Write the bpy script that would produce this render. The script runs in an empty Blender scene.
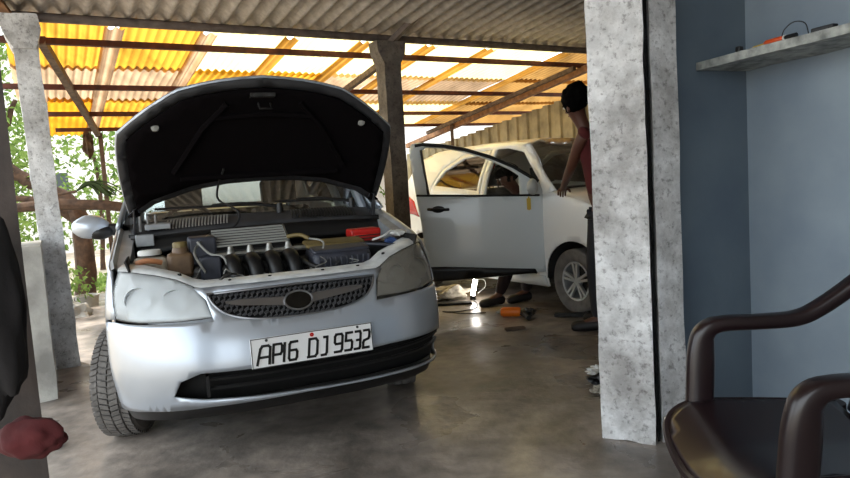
import bpy, bmesh, math, random
from mathutils import Vector, Matrix, noise
from mathutils.geometry import delaunay_2d_cdt
random.seed(7)
PI = math.pi
SC = bpy.context.scene
COL = SC.collection
R = math.radians

# ------------------------------------------------------------------ materials
def mat(name, c, rough=.5, metal=0., var=.0, vscale=6., bump=0., bscale=30., c2=None, spec=.5, coat=0., trans=0., alpha=1., emit=None, estr=0., detail=6., contrast=None):
    m = bpy.data.materials.new(name); m.use_nodes = True
    nt = m.node_tree; b = nt.nodes['Principled BSDF']
    def lin(c): return tuple((x/12.92 if x <= .04045 else ((x+.055)/1.055)**2.4) for x in c[:3]) + (1,)
    b.inputs['Roughness'].default_value = rough; b.inputs['Metallic'].default_value = metal
    b.inputs['Specular IOR Level'].default_value = spec; b.inputs['Coat Weight'].default_value = coat
    b.inputs['Transmission Weight'].default_value = trans; b.inputs['Alpha'].default_value = alpha
    c = lin(c); b.inputs['Base Color'].default_value = c
    tc = nt.nodes.new('ShaderNodeTexCoord')
    if var or c2:
        n = nt.nodes.new('ShaderNodeTexNoise'); n.inputs['Scale'].default_value = vscale; n.inputs['Detail'].default_value = detail
        nt.links.new(tc.outputs['Object'], n.inputs['Vector'])
        r = nt.nodes.new('ShaderNodeValToRGB'); nt.links.new(n.outputs['Fac'], r.inputs['Fac'])
        lo, hi = contrast or (.32, .68)
        r.color_ramp.elements[0].position = lo; r.color_ramp.elements[1].position = hi
        if c2: a, d = lin(c2), c
        else: a, d = tuple(x*(1-var) for x in c[:3])+(1,), tuple(min(1, x*(1+var)) for x in c[:3])+(1,)
        r.color_ramp.elements[0].color = a; r.color_ramp.elements[1].color = d
        nt.links.new(r.outputs['Color'], b.inputs['Base Color'])
    if bump:
        n2 = nt.nodes.new('ShaderNodeTexNoise'); n2.inputs['Scale'].default_value = bscale; n2.inputs['Detail'].default_value = 8
        nt.links.new(tc.outputs['Object'], n2.inputs['Vector'])
        bp = nt.nodes.new('ShaderNodeBump'); bp.inputs['Strength'].default_value = bump; bp.inputs['Distance'].default_value = .02
        nt.links.new(n2.outputs['Fac'], bp.inputs['Height']); nt.links.new(bp.outputs['Normal'], b.inputs['Normal'])
    if emit:
        b.inputs['Emission Color'].default_value = lin(emit); b.inputs['Emission Strength'].default_value = estr
    return m

def glass(name, tint=(.9, .95, .93), alpha=.3, rough=.03):
    """thin pane: mostly transparent with a glossy reflection"""
    m = bpy.data.materials.new(name); m.use_nodes = True; nt = m.node_tree; nt.nodes.clear()
    out = nt.nodes.new('ShaderNodeOutputMaterial'); t = nt.nodes.new('ShaderNodeBsdfTransparent'); g = nt.nodes.new('ShaderNodeBsdfGlossy')
    t.inputs['Color'].default_value = tint + (1,); g.inputs['Roughness'].default_value = rough
    f = nt.nodes.new('ShaderNodeFresnel'); f.inputs['IOR'].default_value = 1.5
    mx = nt.nodes.new('ShaderNodeMixShader'); ad = nt.nodes.new('ShaderNodeMath'); ad.operation = 'ADD'; ad.inputs[1].default_value = alpha
    nt.links.new(f.outputs[0], ad.inputs[0]); nt.links.new(ad.outputs[0], mx.inputs[0])
    nt.links.new(t.outputs[0], mx.inputs[1]); nt.links.new(g.outputs[0], mx.inputs[2]); nt.links.new(mx.outputs[0], out.inputs[0])
    return m

def milky(name, c, k):
    """hazed polycarbonate: part clear, part pale diffuse, glossy coat"""
    m = bpy.data.materials.new(name); m.use_nodes = True; nt = m.node_tree; nt.nodes.clear()
    out = nt.nodes.new('ShaderNodeOutputMaterial'); t = nt.nodes.new('ShaderNodeBsdfTransparent'); p = nt.nodes.new('ShaderNodeBsdfPrincipled')
    p.inputs['Base Color'].default_value = tuple(c)+(1,); p.inputs['Roughness'].default_value = .15; t.inputs['Color'].default_value = (.95, .96, .96, 1)
    tc = nt.nodes.new('ShaderNodeTexCoord'); n = nt.nodes.new('ShaderNodeTexNoise'); n.inputs['Scale'].default_value = 6; nt.links.new(tc.outputs['Object'], n.inputs['Vector'])
    mr = nt.nodes.new('ShaderNodeMapRange'); mr.inputs[1].default_value = .3; mr.inputs[2].default_value = .7; mr.inputs[3].default_value = k*.85; mr.inputs[4].default_value = min(1, k*1.15); nt.links.new(n.outputs[0], mr.inputs[0])
    mx = nt.nodes.new('ShaderNodeMixShader'); nt.links.new(mr.outputs[0], mx.inputs[0]); nt.links.new(t.outputs[0], mx.inputs[1]); nt.links.new(p.outputs[0], mx.inputs[2]); nt.links.new(mx.outputs[0], out.inputs[0]); return m

def sheetmat(name, c, tr=.6, dirt_shade=.35, clear=0.):
    """weathered translucent fibreglass"""
    m = bpy.data.materials.new(name); m.use_nodes = True; nt = m.node_tree; nt.nodes.clear()
    out = nt.nodes.new('ShaderNodeOutputMaterial'); t = nt.nodes.new('ShaderNodeBsdfTranslucent'); d = nt.nodes.new('ShaderNodeBsdfDiffuse')
    tc = nt.nodes.new('ShaderNodeTexCoord'); n = nt.nodes.new('ShaderNodeTexNoise'); n.inputs['Scale'].default_value = 2.2; n.inputs['Detail'].default_value = 8
    mp = nt.nodes.new('ShaderNodeMapping'); mp.inputs['Scale'].default_value = (2.2, .6, 1)
    nt.links.new(tc.outputs['Object'], mp.inputs[0]); nt.links.new(mp.outputs[0], n.inputs['Vector'])
    r = nt.nodes.new('ShaderNodeValToRGB'); r.color_ramp.elements[0].position = .3; r.color_ramp.elements[1].position = .62
    r.color_ramp.elements[0].color = tuple(x*(1-dirt_shade) for x in c)+(1,); r.color_ramp.elements[1].color = tuple(c)+(1,)
    nt.links.new(n.outputs['Fac'], r.inputs['Fac'])
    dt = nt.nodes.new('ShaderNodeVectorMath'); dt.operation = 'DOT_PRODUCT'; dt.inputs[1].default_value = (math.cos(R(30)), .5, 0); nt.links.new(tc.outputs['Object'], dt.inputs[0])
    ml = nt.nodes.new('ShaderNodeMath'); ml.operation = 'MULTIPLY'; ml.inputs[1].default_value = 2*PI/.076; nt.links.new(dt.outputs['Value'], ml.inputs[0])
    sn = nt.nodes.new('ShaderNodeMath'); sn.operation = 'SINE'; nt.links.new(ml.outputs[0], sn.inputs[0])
    mr = nt.nodes.new('ShaderNodeMapRange'); mr.inputs[1].default_value = -1; mr.inputs[2].default_value = .4; mr.inputs[3].default_value = 1-dirt_shade*1.1; mr.inputs[4].default_value = 1; nt.links.new(sn.outputs[0], mr.inputs[0])  # valley stripes: shading of the corrugations painted into the sheet colour
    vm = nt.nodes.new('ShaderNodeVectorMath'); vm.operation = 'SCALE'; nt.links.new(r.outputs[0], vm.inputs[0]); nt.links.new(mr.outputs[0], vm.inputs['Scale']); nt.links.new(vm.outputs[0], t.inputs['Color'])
    d.inputs['Color'].default_value = tuple(x*.6 for x in c)+(1,)
    mx = nt.nodes.new('ShaderNodeMixShader'); mx.inputs[0].default_value = tr
    nt.links.new(d.outputs[0], mx.inputs[1]); nt.links.new(t.outputs[0], mx.inputs[2])
    if clear:
        tt = nt.nodes.new('ShaderNodeBsdfTransparent'); tt.inputs['Color'].default_value = tuple(c)+(1,)
        m2 = nt.nodes.new('ShaderNodeMixShader'); m2.inputs[0].default_value = clear
        nt.links.new(mx.outputs[0], m2.inputs[1]); nt.links.new(tt.outputs[0], m2.inputs[2]); mx = m2
    nt.links.new(mx.outputs[0], out.inputs[0]); return m

def leafmat(name, c, c2):
    m = bpy.data.materials.new(name); m.use_nodes = True; nt = m.node_tree; nt.nodes.clear()
    out = nt.nodes.new('ShaderNodeOutputMaterial'); t = nt.nodes.new('ShaderNodeBsdfTranslucent'); d = nt.nodes.new('ShaderNodeBsdfDiffuse')
    tc = nt.nodes.new('ShaderNodeTexCoord'); n = nt.nodes.new('ShaderNodeTexNoise'); n.inputs['Scale'].default_value = 5
    nt.links.new(tc.outputs['Object'], n.inputs['Vector'])
    r = nt.nodes.new('ShaderNodeValToRGB'); r.color_ramp.elements[0].position = .35; r.color_ramp.elements[1].position = .65
    r.color_ramp.elements[0].color = c+(1,); r.color_ramp.elements[1].color = c2+(1,)
    nt.links.new(n.outputs['Fac'], r.inputs[0])
    nt.links.new(r.outputs[0], t.inputs[0]); nt.links.new(r.outputs[0], d.inputs[0])
    mx = nt.nodes.new('ShaderNodeMixShader'); mx.inputs[0].default_value = .45
    nt.links.new(d.outputs[0], mx.inputs[1]); nt.links.new(t.outputs[0], mx.inputs[2]); nt.links.new(mx.outputs[0], out.inputs[0]); return m

def lin3(c): return tuple((x/12.92 if x <= .04045 else ((x+.055)/1.055)**2.4) for x in c)+(1,)
def blotch(name, c, c2, c3, big=3., fine=38.):
    """old whitewash: broad worn zones, fine pitting and a few dark specks"""
    m = mat(name, c, .92); nt = m.node_tree; b = nt.nodes['Principled BSDF']; tc = nt.nodes.new('ShaderNodeTexCoord')
    def ramp(scale, lo, hi, a, d, det=10):
        n = nt.nodes.new('ShaderNodeTexNoise'); n.inputs['Scale'].default_value = scale; n.inputs['Detail'].default_value = det; n.inputs['Roughness'].default_value = .7; nt.links.new(tc.outputs['Object'], n.inputs['Vector'])
        r = nt.nodes.new('ShaderNodeValToRGB'); r.color_ramp.elements[0].position = lo; r.color_ramp.elements[1].position = hi; r.color_ramp.elements[0].color = a; r.color_ramp.elements[1].color = d; nt.links.new(n.outputs[0], r.inputs[0]); return r, n
    r1, n1 = ramp(big, .38, .62, lin3(c2), lin3(c)); k = tuple((y/x) for x, y in zip(lin3(c), lin3(c3)))
    r2, n2 = ramp(fine, .36, .47, tuple(k[:3])+(1,), (1, 1, 1, 1)); r3, n3 = ramp(9, .40, .60, (.8, .8, .8, 1), (1.05, 1.05, 1.05, 1))
    def mul(a, d, f):
        x = nt.nodes.new('ShaderNodeMix'); x.data_type = 'RGBA'; x.blend_type = 'MULTIPLY'; x.inputs[0].default_value = f; nt.links.new(a, x.inputs[6]); nt.links.new(d, x.inputs[7]); return x.outputs[2]
    nt.links.new(mul(mul(r1.outputs[0], r2.outputs[0], .55), r3.outputs[0], 1), b.inputs['Base Color'])
    bp = nt.nodes.new('ShaderNodeBump'); bp.inputs['Strength'].default_value = .6; bp.inputs['Distance'].default_value = .015; nt.links.new(n2.outputs[0], bp.inputs['Height']); nt.links.new(bp.outputs['Normal'], b.inputs['Normal']); return m
M = dict(
 silver=mat('silver_paint', (.70, .73, .77), .32, .55, coat=.5, var=.04, vscale=3),
 silver_dirty=mat('silver_paint_inner', (.62, .63, .64), .5, .35, var=.25, vscale=9),
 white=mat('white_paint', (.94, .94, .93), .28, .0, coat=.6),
 white_shaded=mat('white_paint_shaded', (.80, .82, .82), .3, .0, coat=.5),  # white paint greyed, the open door's shade put into the colour
 black=mat('black_plastic', (.055, .055, .06), .45, var=.3, vscale=20),
 blackgloss=mat('black_gloss', (.02, .02, .022), .15),
 dark=mat('dark_interior', (.05, .05, .052), .8),
 liner=mat('bonnet_liner', (.06, .05, .055), 1., bump=.3, bscale=12, spec=.03),
 engine=mat('engine_grime', (.16, .155, .15), .55, .4, var=.5, vscale=25, bump=.4, bscale=60),
 alu=mat('cast_aluminium', (.6, .6, .58), .4, .8, var=.3, vscale=30),
 rubber=mat('tyre_rubber', (.40, .385, .37), .85, var=.25, vscale=15, bump=.2, bscale=80),
 rubber_side=mat('hose_rubber', (.07, .07, .07), .6),
 chrome=mat('chrome', (.8, .8, .8), .12, 1.),
 chromedark=mat('dim_chrome', (.55, .55, .56), .3, .9),
 lens=milky('headlight_lens', (.80, .84, .86), .38),
 glass=glass('window_glass', (.62, .68, .66), .10, .03),
 glassw=glass('windscreen_glass', (.80, .86, .84), .16, .05),
 glassclear=glass('door_glass', (.95, .97, .96), .03, .03),
 reflector=mat('reflector', (.86, .88, .90), .4, .15, var=.1, vscale=12),
 yellowed=mat('dirty_reflector', (.42, .41, .38), .5, .4, var=.35, vscale=14),
 plate=mat('plate_white', (.90, .90, .90), .4, var=.03),
 plateblk=mat('plate_letters', (.03, .03, .03), .4),
 red=mat('red_plastic', (.72, .10, .07), .45, var=.2, vscale=20),
 redlamp=mat('red_lamp', (.75, .12, .14), .2),
 brownres=mat('aged_reservoir_plastic', (.40, .31, .22), .5, var=.25, vscale=18),
 yellowlid=mat('dusty_airbox_lid', (.42, .36, .20), .6, var=.3, vscale=12),
 bluegrey=mat('airbox_blue_grey', (.19, .20, .24), .5, var=.25, vscale=20),
 blue=mat('blue_cloth_tape', (.2, .3, .5), .6),
 whitep=mat('white_plastic', (.82, .82, .8), .5),
 orange=mat('orange_plastic', (.90, .45, .06), .4),
 yellow=mat('yellow_tag', (.75, .62, .15), .5),
 copper=mat('copper_wire', (.7, .35, .15), .4, .5),
 concrete=None, chair=mat('maroon_plastic', (.105, .058, .068), .32, var=.15, vscale=4, coat=.1),
 asb=mat('asbestos_cement', (.76, .73, .70), .9, c2=(.62, .59, .56), vscale=14, bump=.5, bscale=26, contrast=(.25, .7)),
 steel=mat('painted_pipe', (.42, .37, .34), .6, .2, var=.3, vscale=12),
 rust=mat('rusty_purlin', (.34, .16, .09), .75, .1, c2=(.20, .09, .06), vscale=14),
 wood=mat('weathered_timber', (.40, .33, .27), .8, c2=(.25, .19, .15), vscale=18, bump=.3, bscale=40),
 woodpale=mat('pale_timber', (.60, .44, .30), .8, c2=(.42, .29, .19), vscale=14),
 pillar=blotch('whitewashed_pillar', (.90, .90, .90), (.66, .65, .64), (.38, .36, .35)),
 postgrey=blotch('concrete_post', (.50, .46, .42), (.36, .32, .29), (.24, .20, .18)),
 plaster=mat('pale_plaster', (.72, .71, .68), .92, c2=(.50, .49, .47), vscale=4, bump=.4, bscale=20),
 bluewall=mat('blue_wall_paint_shaded', (.38, .43, .47), .6, c2=(.33, .38, .43), vscale=3, bump=.15, bscale=12),
 bluewall_lit=mat('blue_wall_paint_lit', (.54, .59, .63), .6, c2=(.48, .53, .58), vscale=3, bump=.15, bscale=12),  # lit copy of the same wall paint, brightness put into the colour
 slab=mat('stone_shelf', (.68, .69, .67), .7, c2=(.42, .43, .42), vscale=20, bump=.4, bscale=40),
 sheetmetal=mat('galvanised_sheet', (.62, .56, .42), .55, .2, c2=(.46, .41, .30), vscale=5),
 bark=mat('bark', (.34, .25, .18), .95, c2=(.20, .14, .10), vscale=12, bump=.6, bscale=20),
 soil=mat('dry_earth', (.72, .66, .58), .95, c2=(.55, .50, .43), vscale=3, bump=.4, bscale=12),
 house=mat('house_wall', (.86, .84, .82), .9, var=.08, vscale=2),
 housewin=mat('house_window', (.25, .27, .28), .3),
 skin=mat('skin', (.33, .19, .13), .55), skin2=mat('skin_lit', (.52, .32, .22), .55),
 hair=mat('black_hair', (.025, .022, .02), .95, bump=1., bscale=90, spec=.05),
 shirtred=mat('maroon_vest', (.29, .055, .05), .9, var=.15), trousers=mat('dark_grey_trousers', (.13, .13, .15), .9, var=.2),
 shirtblk=mat('dark_brown_shirt', (.13, .07, .06), .9, var=.15), trousers2=mat('dark_maroon_trousers', (.12, .06, .07), .9), shoe=mat('dark_shoe', (.09, .07, .07), .6),
 redcloth=mat('dark_red_cloth', (.25, .045, .055), .95, var=.3, vscale=10, bump=.5, bscale=12),
 blackcloth=mat('black_cloth', (.045, .03, .035), .95, bump=.4, bscale=10),
 lamp=mat('work_light_tube', (1, 1, 1), .5, emit=(1, .98, .95), estr=28),
 foil=mat('crumpled_foil', (.75, .74, .72), .4, .3, var=.3, vscale=30),
 creased=mat('white_rag', (.78, .75, .68), .9, c2=(.45, .42, .38), vscale=14),
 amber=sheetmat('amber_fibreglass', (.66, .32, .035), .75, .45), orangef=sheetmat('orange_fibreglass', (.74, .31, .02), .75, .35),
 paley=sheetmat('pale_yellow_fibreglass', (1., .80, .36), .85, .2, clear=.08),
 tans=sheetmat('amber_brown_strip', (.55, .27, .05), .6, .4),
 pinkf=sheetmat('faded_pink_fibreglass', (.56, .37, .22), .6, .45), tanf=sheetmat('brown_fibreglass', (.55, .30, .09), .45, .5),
 leaf=leafmat('leaves_green', (.07, .13, .03), (.26, .36, .10)), leafd=leafmat('leaves_dark', (.03, .05, .02), (.08, .11, .05)),
)
M['blackmesh'] = mat('grille_mesh', (.34, .34, .35), .4, .3)
M['lensdirty'] = milky('cloudy_headlight_lens', (.33, .31, .27), .45)
M['slam'] = mat('slam_panel_paint', (.84, .85, .85), .4, .1, var=.2, vscale=14)
M['bay'] = mat('bay_grime', (.09, .09, .09), .7, var=.5, vscale=14)
M['cowl'] = mat('cowl_plastic', (.20, .20, .21), .6, var=.25, vscale=10)
M['ventpale'] = mat('pale_grey_plastic', (.55, .55, .53), .6)
M['frame'] = mat('bonnet_inner_frame', (.21, .21, .22), .5, .2, var=.2)
M['orangedull'] = mat('orange_rubber', (.72, .48, .32), .5)
M['alloy'] = mat('alloy_rim', (.72, .73, .74), .35, .6)
M['mirrorgrey'] = mat('mirror_shell', (.62, .62, .60), .4)
M['orangered'] = mat('orange_red_handle', (.80, .30, .10), .4)
M['batten'] = mat('roof_batten_timber', (.66, .46, .30), .8, var=.2)
M['darkwood'] = mat('dark_post_timber', (.24, .20, .18), .8, c2=(.13, .11, .10), vscale=8, bump=.3, bscale=20)
M['lips'] = mat('lips', (.35, .16, .14), .5)
def floor_material():
    m = mat('stained_concrete', (.5, .46, .42), .5); nt = m.node_tree; b = nt.nodes['Principled BSDF']
    tc = nt.nodes.new('ShaderNodeTexCoord')
    def ns(s, d=8, dist=0.):
        n = nt.nodes.new('ShaderNodeTexNoise'); n.inputs['Scale'].default_value = s; n.inputs['Detail'].default_value = d; n.inputs['Distortion'].default_value = dist
        nt.links.new(tc.outputs['Object'], n.inputs['Vector']); return n
    a = ns(1.1, 9, .6); r = nt.nodes.new('ShaderNodeValToRGB'); nt.links.new(a.outputs[0], r.inputs[0])
    e = r.color_ramp.elements; e[0].position = .33; e[0].color = (.085, .071, .060, 1); e[1].position = .66; e[1].color = (.40, .345, .30, 1)
    x = e.new(.5); x.color = (.27, .235, .205, 1)
    c = ns(9, 10, .2); r2 = nt.nodes.new('ShaderNodeValToRGB'); nt.links.new(c.outputs[0], r2.inputs[0])
    r2.color_ramp.elements[0].position = .3; r2.color_ramp.elements[0].color = (.55, .55, .55, 1); r2.color_ramp.elements[1].position = .7; r2.color_ramp.elements[1].color = (1.15, 1.12, 1.1, 1)
    mx = nt.nodes.new('ShaderNodeMix'); mx.data_type = 'RGBA'; mx.blend_type = 'MULTIPLY'; mx.inputs[0].default_value = 1
    nt.links.new(r.outputs[0], mx.inputs[6]); nt.links.new(r2.outputs[0], mx.inputs[7]); nt.links.new(mx.outputs[2], b.inputs['Base Color'])
    g = ns(1.7, 6, .8); mr = nt.nodes.new('ShaderNodeMapRange'); nt.links.new(g.outputs[0], mr.inputs[0])
    mr.inputs[1].default_value = .35; mr.inputs[2].default_value = .62; mr.inputs[3].default_value = .20; mr.inputs[4].default_value = .62
    nt.links.new(mr.outputs[0], b.inputs['Roughness'])
    bn = ns(22, 8); bp = nt.nodes.new('ShaderNodeBump'); bp.inputs['Strength'].default_value = .18; bp.inputs['Distance'].default_value = .02
    nt.links.new(bn.outputs[0], bp.inputs['Height']); nt.links.new(bp.outputs[0], b.inputs['Normal'])
    return m
M['floor'] = floor_material()

# ------------------------------------------------------------------ mesh builder
class MB:
    def __init__(s): s.bm = bmesh.new()
    def box(s, c, size, rot=None, mi=0):
        m = Matrix.Translation(c) @ (rot.to_4x4() if rot else Matrix.Identity(4)) @ Matrix.Diagonal((*size, 1))
        vs = bmesh.ops.create_cube(s.bm, size=1, matrix=m)['verts']
        for f in {f for v in vs for f in v.link_faces}: f.material_index = mi
        return s
    def bar(s, a, b, w, h, up=(0, 0, 1)):
        a, b = Vector(a), Vector(b); z = (b-a); L = z.length; z.normalize(); x = Vector(up).cross(z)
        if x.length < 1e-4: x = Vector((1, 0, 0)).cross(z)
        x.normalize(); y = z.cross(x)
        m = Matrix((x, y, z)).transposed()
        return s.box((a+b)/2, (w, h, L), m)
    def tube(s, pts, r, n=8, mi=0, closed=False, cap=True):
        pts = [Vector(p) for p in pts]; k = len(pts); rs = r if isinstance(r, (list, tuple)) else [r]*k
        rings = []; prev = None
        for i, p in enumerate(pts):
            a = pts[i-1] if (i > 0 or closed) else p; b = pts[(i+1) % k] if (i < k-1 or closed) else p
            t = (b-a).normalized()
            if prev is None: x = t.orthogonal().normalized()
            else:
                x = prev - t*prev.dot(t)
                x = x.normalized() if x.length > 1e-5 else t.orthogonal().normalized()
            prev = x; y = t.cross(x)
            rings.append([s.bm.verts.new(p+(x*math.cos(2*PI*j/n)+y*math.sin(2*PI*j/n))*rs[i]) for j in range(n)])
        for i in range(k if closed else k-1):
            A, B = rings[i], rings[(i+1) % k]
            for j in range(n):
                f = s.bm.faces.new((A[j], A[(j+1) % n], B[(j+1) % n], B[j])); f.material_index = mi
        if not closed and cap:
            s.bm.faces.new(rings[0][::-1]).material_index = mi; s.bm.faces.new(rings[-1]).material_index = mi
        return s
    def lathe(s, prof, c=(0, 0, 0), axis='z', n=24, rot=None, mi=0):
        c = Vector(c); rings = []
        for r, h in prof:
            ring = []
            for j in range(n):
                a = 2*PI*j/n
                p = {'z': Vector((r*math.cos(a), r*math.sin(a), h)), 'x': Vector((h, r*math.cos(a), r*math.sin(a))), 'y': Vector((r*math.cos(a), h, r*math.sin(a)))}[axis]
                if rot: p = rot @ p
                ring.append(s.bm.verts.new(c+p))
            rings.append(ring)
        for A, B in zip(rings, rings[1:]):
            for j in range(n):
                f = s.bm.faces.new((A[j], A[(j+1) % n], B[(j+1) % n], B[j])); f.material_index = mi
        return s
    def grid(s, P, mi=0, closed_u=False):
        V = [[s.bm.verts.new(p) for p in row] for row in P]
        for A, B in zip(V, V[1:]):
            n = len(A)
            for j in range(n if closed_u else n-1):
                f = s.bm.faces.new((A[j], A[(j+1) % n], B[(j+1) % n], B[j])); f.material_index = mi
        return V
    def prism(s, poly, fn, thick):
        """extrude a polygon (2D list) along a vector; fn maps 2D -> 3D"""
        a = [s.bm.verts.new(Vector(fn(*p))) for p in poly]; t = Vector(thick); b = [s.bm.verts.new(v.co+t) for v in a]
        n = len(a); s.bm.faces.new(a); s.bm.faces.new(b[::-1])
        for i in range(n): s.bm.faces.new((a[i], b[i], b[(i+1) % n], a[(i+1) % n]))
        return s
    def blob(s, c, r, sx=(1, 1, 1), jit=.15, sub=3, seed=0):
        vs = bmesh.ops.create_icosphere(s.bm, subdivisions=sub, radius=1)['verts']
        for v in vs:
            k = 1+jit*noise.noise(v.co*2.1+Vector((seed, seed*.3, 0)))*2
            v.co = Vector(c)+Vector((v.co.x*r*sx[0]*k, v.co.y*r*sx[1]*k, v.co.z*r*sx[2]*k))
        return s
    def jitter(s, a, sc=8.):
        for v in s.bm.verts: v.co += noise.noise_vector(v.co*sc)*a
        return s
    def build(s, name, material, parent=None, smooth=True, bevel=0., solid=0., loc=None, rotz=None, subsurf=0, recalc=True, ang=40, offset=-1):
        if recalc: bmesh.ops.recalc_face_normals(s.bm, faces=s.bm.faces[:])
        me = bpy.data.meshes.new(name); s.bm.to_mesh(me); s.bm.free()
        ms = material if isinstance(material, (list, tuple)) else [material]
        for m in ms: me.materials.append(m)
        o = bpy.data.objects.new(name, me); COL.objects.link(o)
        if smooth:
            me.polygons.foreach_set('use_smooth', [True]*len(me.polygons)); me.set_sharp_from_angle(angle=R(ang))
        if solid:
            md = o.modifiers.new('s', 'SOLIDIFY'); md.thickness = solid; md.offset = offset
        if bevel:
            md = o.modifiers.new('b', 'BEVEL'); md.width = bevel; md.segments = 2; md.limit_method = 'ANGLE'; md.angle_limit = R(50)
        if subsurf:
            md = o.modifiers.new('u', 'SUBSURF'); md.levels = subsurf; md.render_levels = subsurf
        if parent: o.parent = parent
        if loc is not None: o.location = loc
        if rotz is not None: o.rotation_euler.z = rotz
        return o
def thing(name, label, cat, loc=(0, 0, 0), rz=0., group=None):
    o = bpy.data.objects.new(name, None); COL.objects.link(o); o.location = loc; o.rotation_euler.z = rz
    return tag(o, label, cat, group)
def tag(o, label, cat, group=None, kind=None):
    if label: o['label'] = label
    if cat: o['category'] = cat
    if group: o['group'] = group
    if kind: o['kind'] = kind
    return o
def struct(o): o['kind'] = 'structure'; return o
def lerp(t, x):
    if x <= t[0][0]: return t[0][1]
    for (a, b), (c, d) in zip(t, t[1:]):
        if x <= c: return b+(d-b)*(x-a)/(c-a)
    return t[-1][1]
def spline(pts, k=6, closed=False):
    n = len(pts); P = [Vector(p) for p in pts]; out = []
    for i in range(n if closed else n-1):
        if closed: a, b, c, d = P[i-1], P[i], P[(i+1) % n], P[(i+2) % n]
        else: a, b, c, d = P[max(i-1, 0)], P[i], P[i+1], P[min(i+2, n-1)]
        for j in range(k):
            t = j/k; out.append(.5*((2*b)+(c-a)*t+(2*a-5*b+4*c-d)*t*t+(3*b-a-3*c+d)*t**3))
    if not closed: out.append(P[-1])
    return out
def inpoly(x, y, P):
    c = False; n = len(P)
    for i in range(n):
        x1, y1 = P[i][0], P[i][1]; x2, y2 = P[i-1][0], P[i-1][1]
        if (y1 > y) != (y2 > y) and x < (x2-x1)*(y-y1)/(y2-y1)+x1: c = not c
    return c
def dense(P, step):
    out = []
    n = len(P)
    for i in range(n):
        a, b = Vector(P[i][:2]), Vector(P[(i+1) % n][:2]); k = max(1, int((b-a).length/step))
        for j in range(k): out.append(a+(b-a)*j/k)
    return out
def patch(surf, outline, holes=(), step=.05, off=0., mb=None, flip=None):
    """triangulated panel with holes, laid over a surface function of two parameters"""
    mb = mb or MB(); outline = dense(outline, step); holes = [dense(h, step) for h in holes]
    xs = [p[0] for p in outline]; ys = [p[1] for p in outline]
    pts = []; edges = []
    for lp in [outline]+holes:
        b = len(pts); pts += [Vector((p[0], p[1])) for p in lp]; n = len(lp); edges += [(b+i, b+(i+1) % n) for i in range(n)]
    bl = [Vector(p) for p in pts]
    nx = int((max(xs)-min(xs))/step)+1; ny = int((max(ys)-min(ys))/step)+1
    for i in range(nx):
        for j in range(ny):
            x = min(xs)+(i+.5)*step+(.25*step if j % 2 else -.25*step); y = min(ys)+(j+.5)*step
            if not inpoly(x, y, outline) or any(inpoly(x, y, h) for h in holes): continue
            if any((abs(p.x-x)+abs(p.y-y)) < step*.5 for p in bl): continue
            pts.append(Vector((x, y)))
    V, E, F, *_ = delaunay_2d_cdt(pts, edges, [], 0, 1e-6)
    e = 1e-3; vs = []
    for p in V:
        q = Vector(surf(p.x, p.y))
        if off:
            n = (Vector(surf(p.x+e, p.y))-Vector(surf(p.x-e, p.y))).cross(Vector(surf(p.x, p.y+e))-Vector(surf(p.x, p.y-e))).normalized()
            q = q+n*off
        vs.append(mb.bm.verts.new(q))
    for f in F:
        cx = sum(V[i].x for i in f)/len(f); cy = sum(V[i].y for i in f)/len(f)
        if inpoly(cx, cy, outline) and not any(inpoly(cx, cy, h) for h in holes):
            try: mb.bm.faces.new([vs[i] for i in f])
            except ValueError: pass
    for v_ in [v_ for v_ in mb.bm.verts if not v_.link_faces]: mb.bm.verts.remove(v_)
    return mb
def arc(cx, cy, r, a0, a1, n=12): return [(cx+r*math.cos(R(a0+(a1-a0)*i/n)), cy+r*math.sin(R(a0+(a1-a0)*i/n))) for i in range(n+1)]

# ------------------------------------------------------------------ car surface
def sl(t, z): return sum(lerp(t, z+d)*w for d, w in ((-.03, .15), (-.015, .2), (0, .3), (.015, .2), (.03, .15)))
class Shape:
    B = .62; N = 2.7; YS = -.26
    def __init__(s, Y0, W, ye, taper=.12, ytaper=1.9):
        s.Y0, s.W, s.ye, s.tp, s.yt = Y0, W, ye, taper, ytaper
        s.T = []; d = 0; pp = None
        for i in range(901):
            th = i/900*PI/2; x = .81*math.sin(th)**(2/s.N); y = s.B-s.B*max(0, math.cos(th))**(2/s.N)
            if pp: d += math.hypot(x-pp[0], y-pp[1])
            pp = (x, y); s.T.append((d, th))
        s.QE = d
        s.yref = s.YS-s.B
    def th(s, a):
        lo, hi = 0, 900
        while hi-lo > 1:
            m = (lo+hi)//2
            if s.T[m][0] <= a: lo = m
            else: hi = m
        (a0, t0), (a1, t1) = s.T[lo], s.T[hi]
        return t0+(t1-t0)*(a-a0)/max(1e-9, a1-a0)
    def __call__(s, q, z):
        a = abs(q); sg = 1 if q >= 0 else -1; w = sl(s.W, z)
        if a < s.QE:
            t = s.th(a); c = max(0, math.cos(t))**(2/s.N)
            return Vector((sg*w*math.sin(t)**(2/s.N), s.YS-s.B*c+(sl(s.Y0, z)-s.yref)*min(1, c*1.0+.0), z))
        y = s.YS+a-s.QE
        k = 1-s.tp*max(0, (y-s.yt)/(s.ye-s.yt))**2
        return Vector((sg*w*k, y, z))
    def q(s, y): return s.QE+y-s.YS
    def side(s, sg):
        return lambda y, z: s(sg*s.q(y), z)

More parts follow.
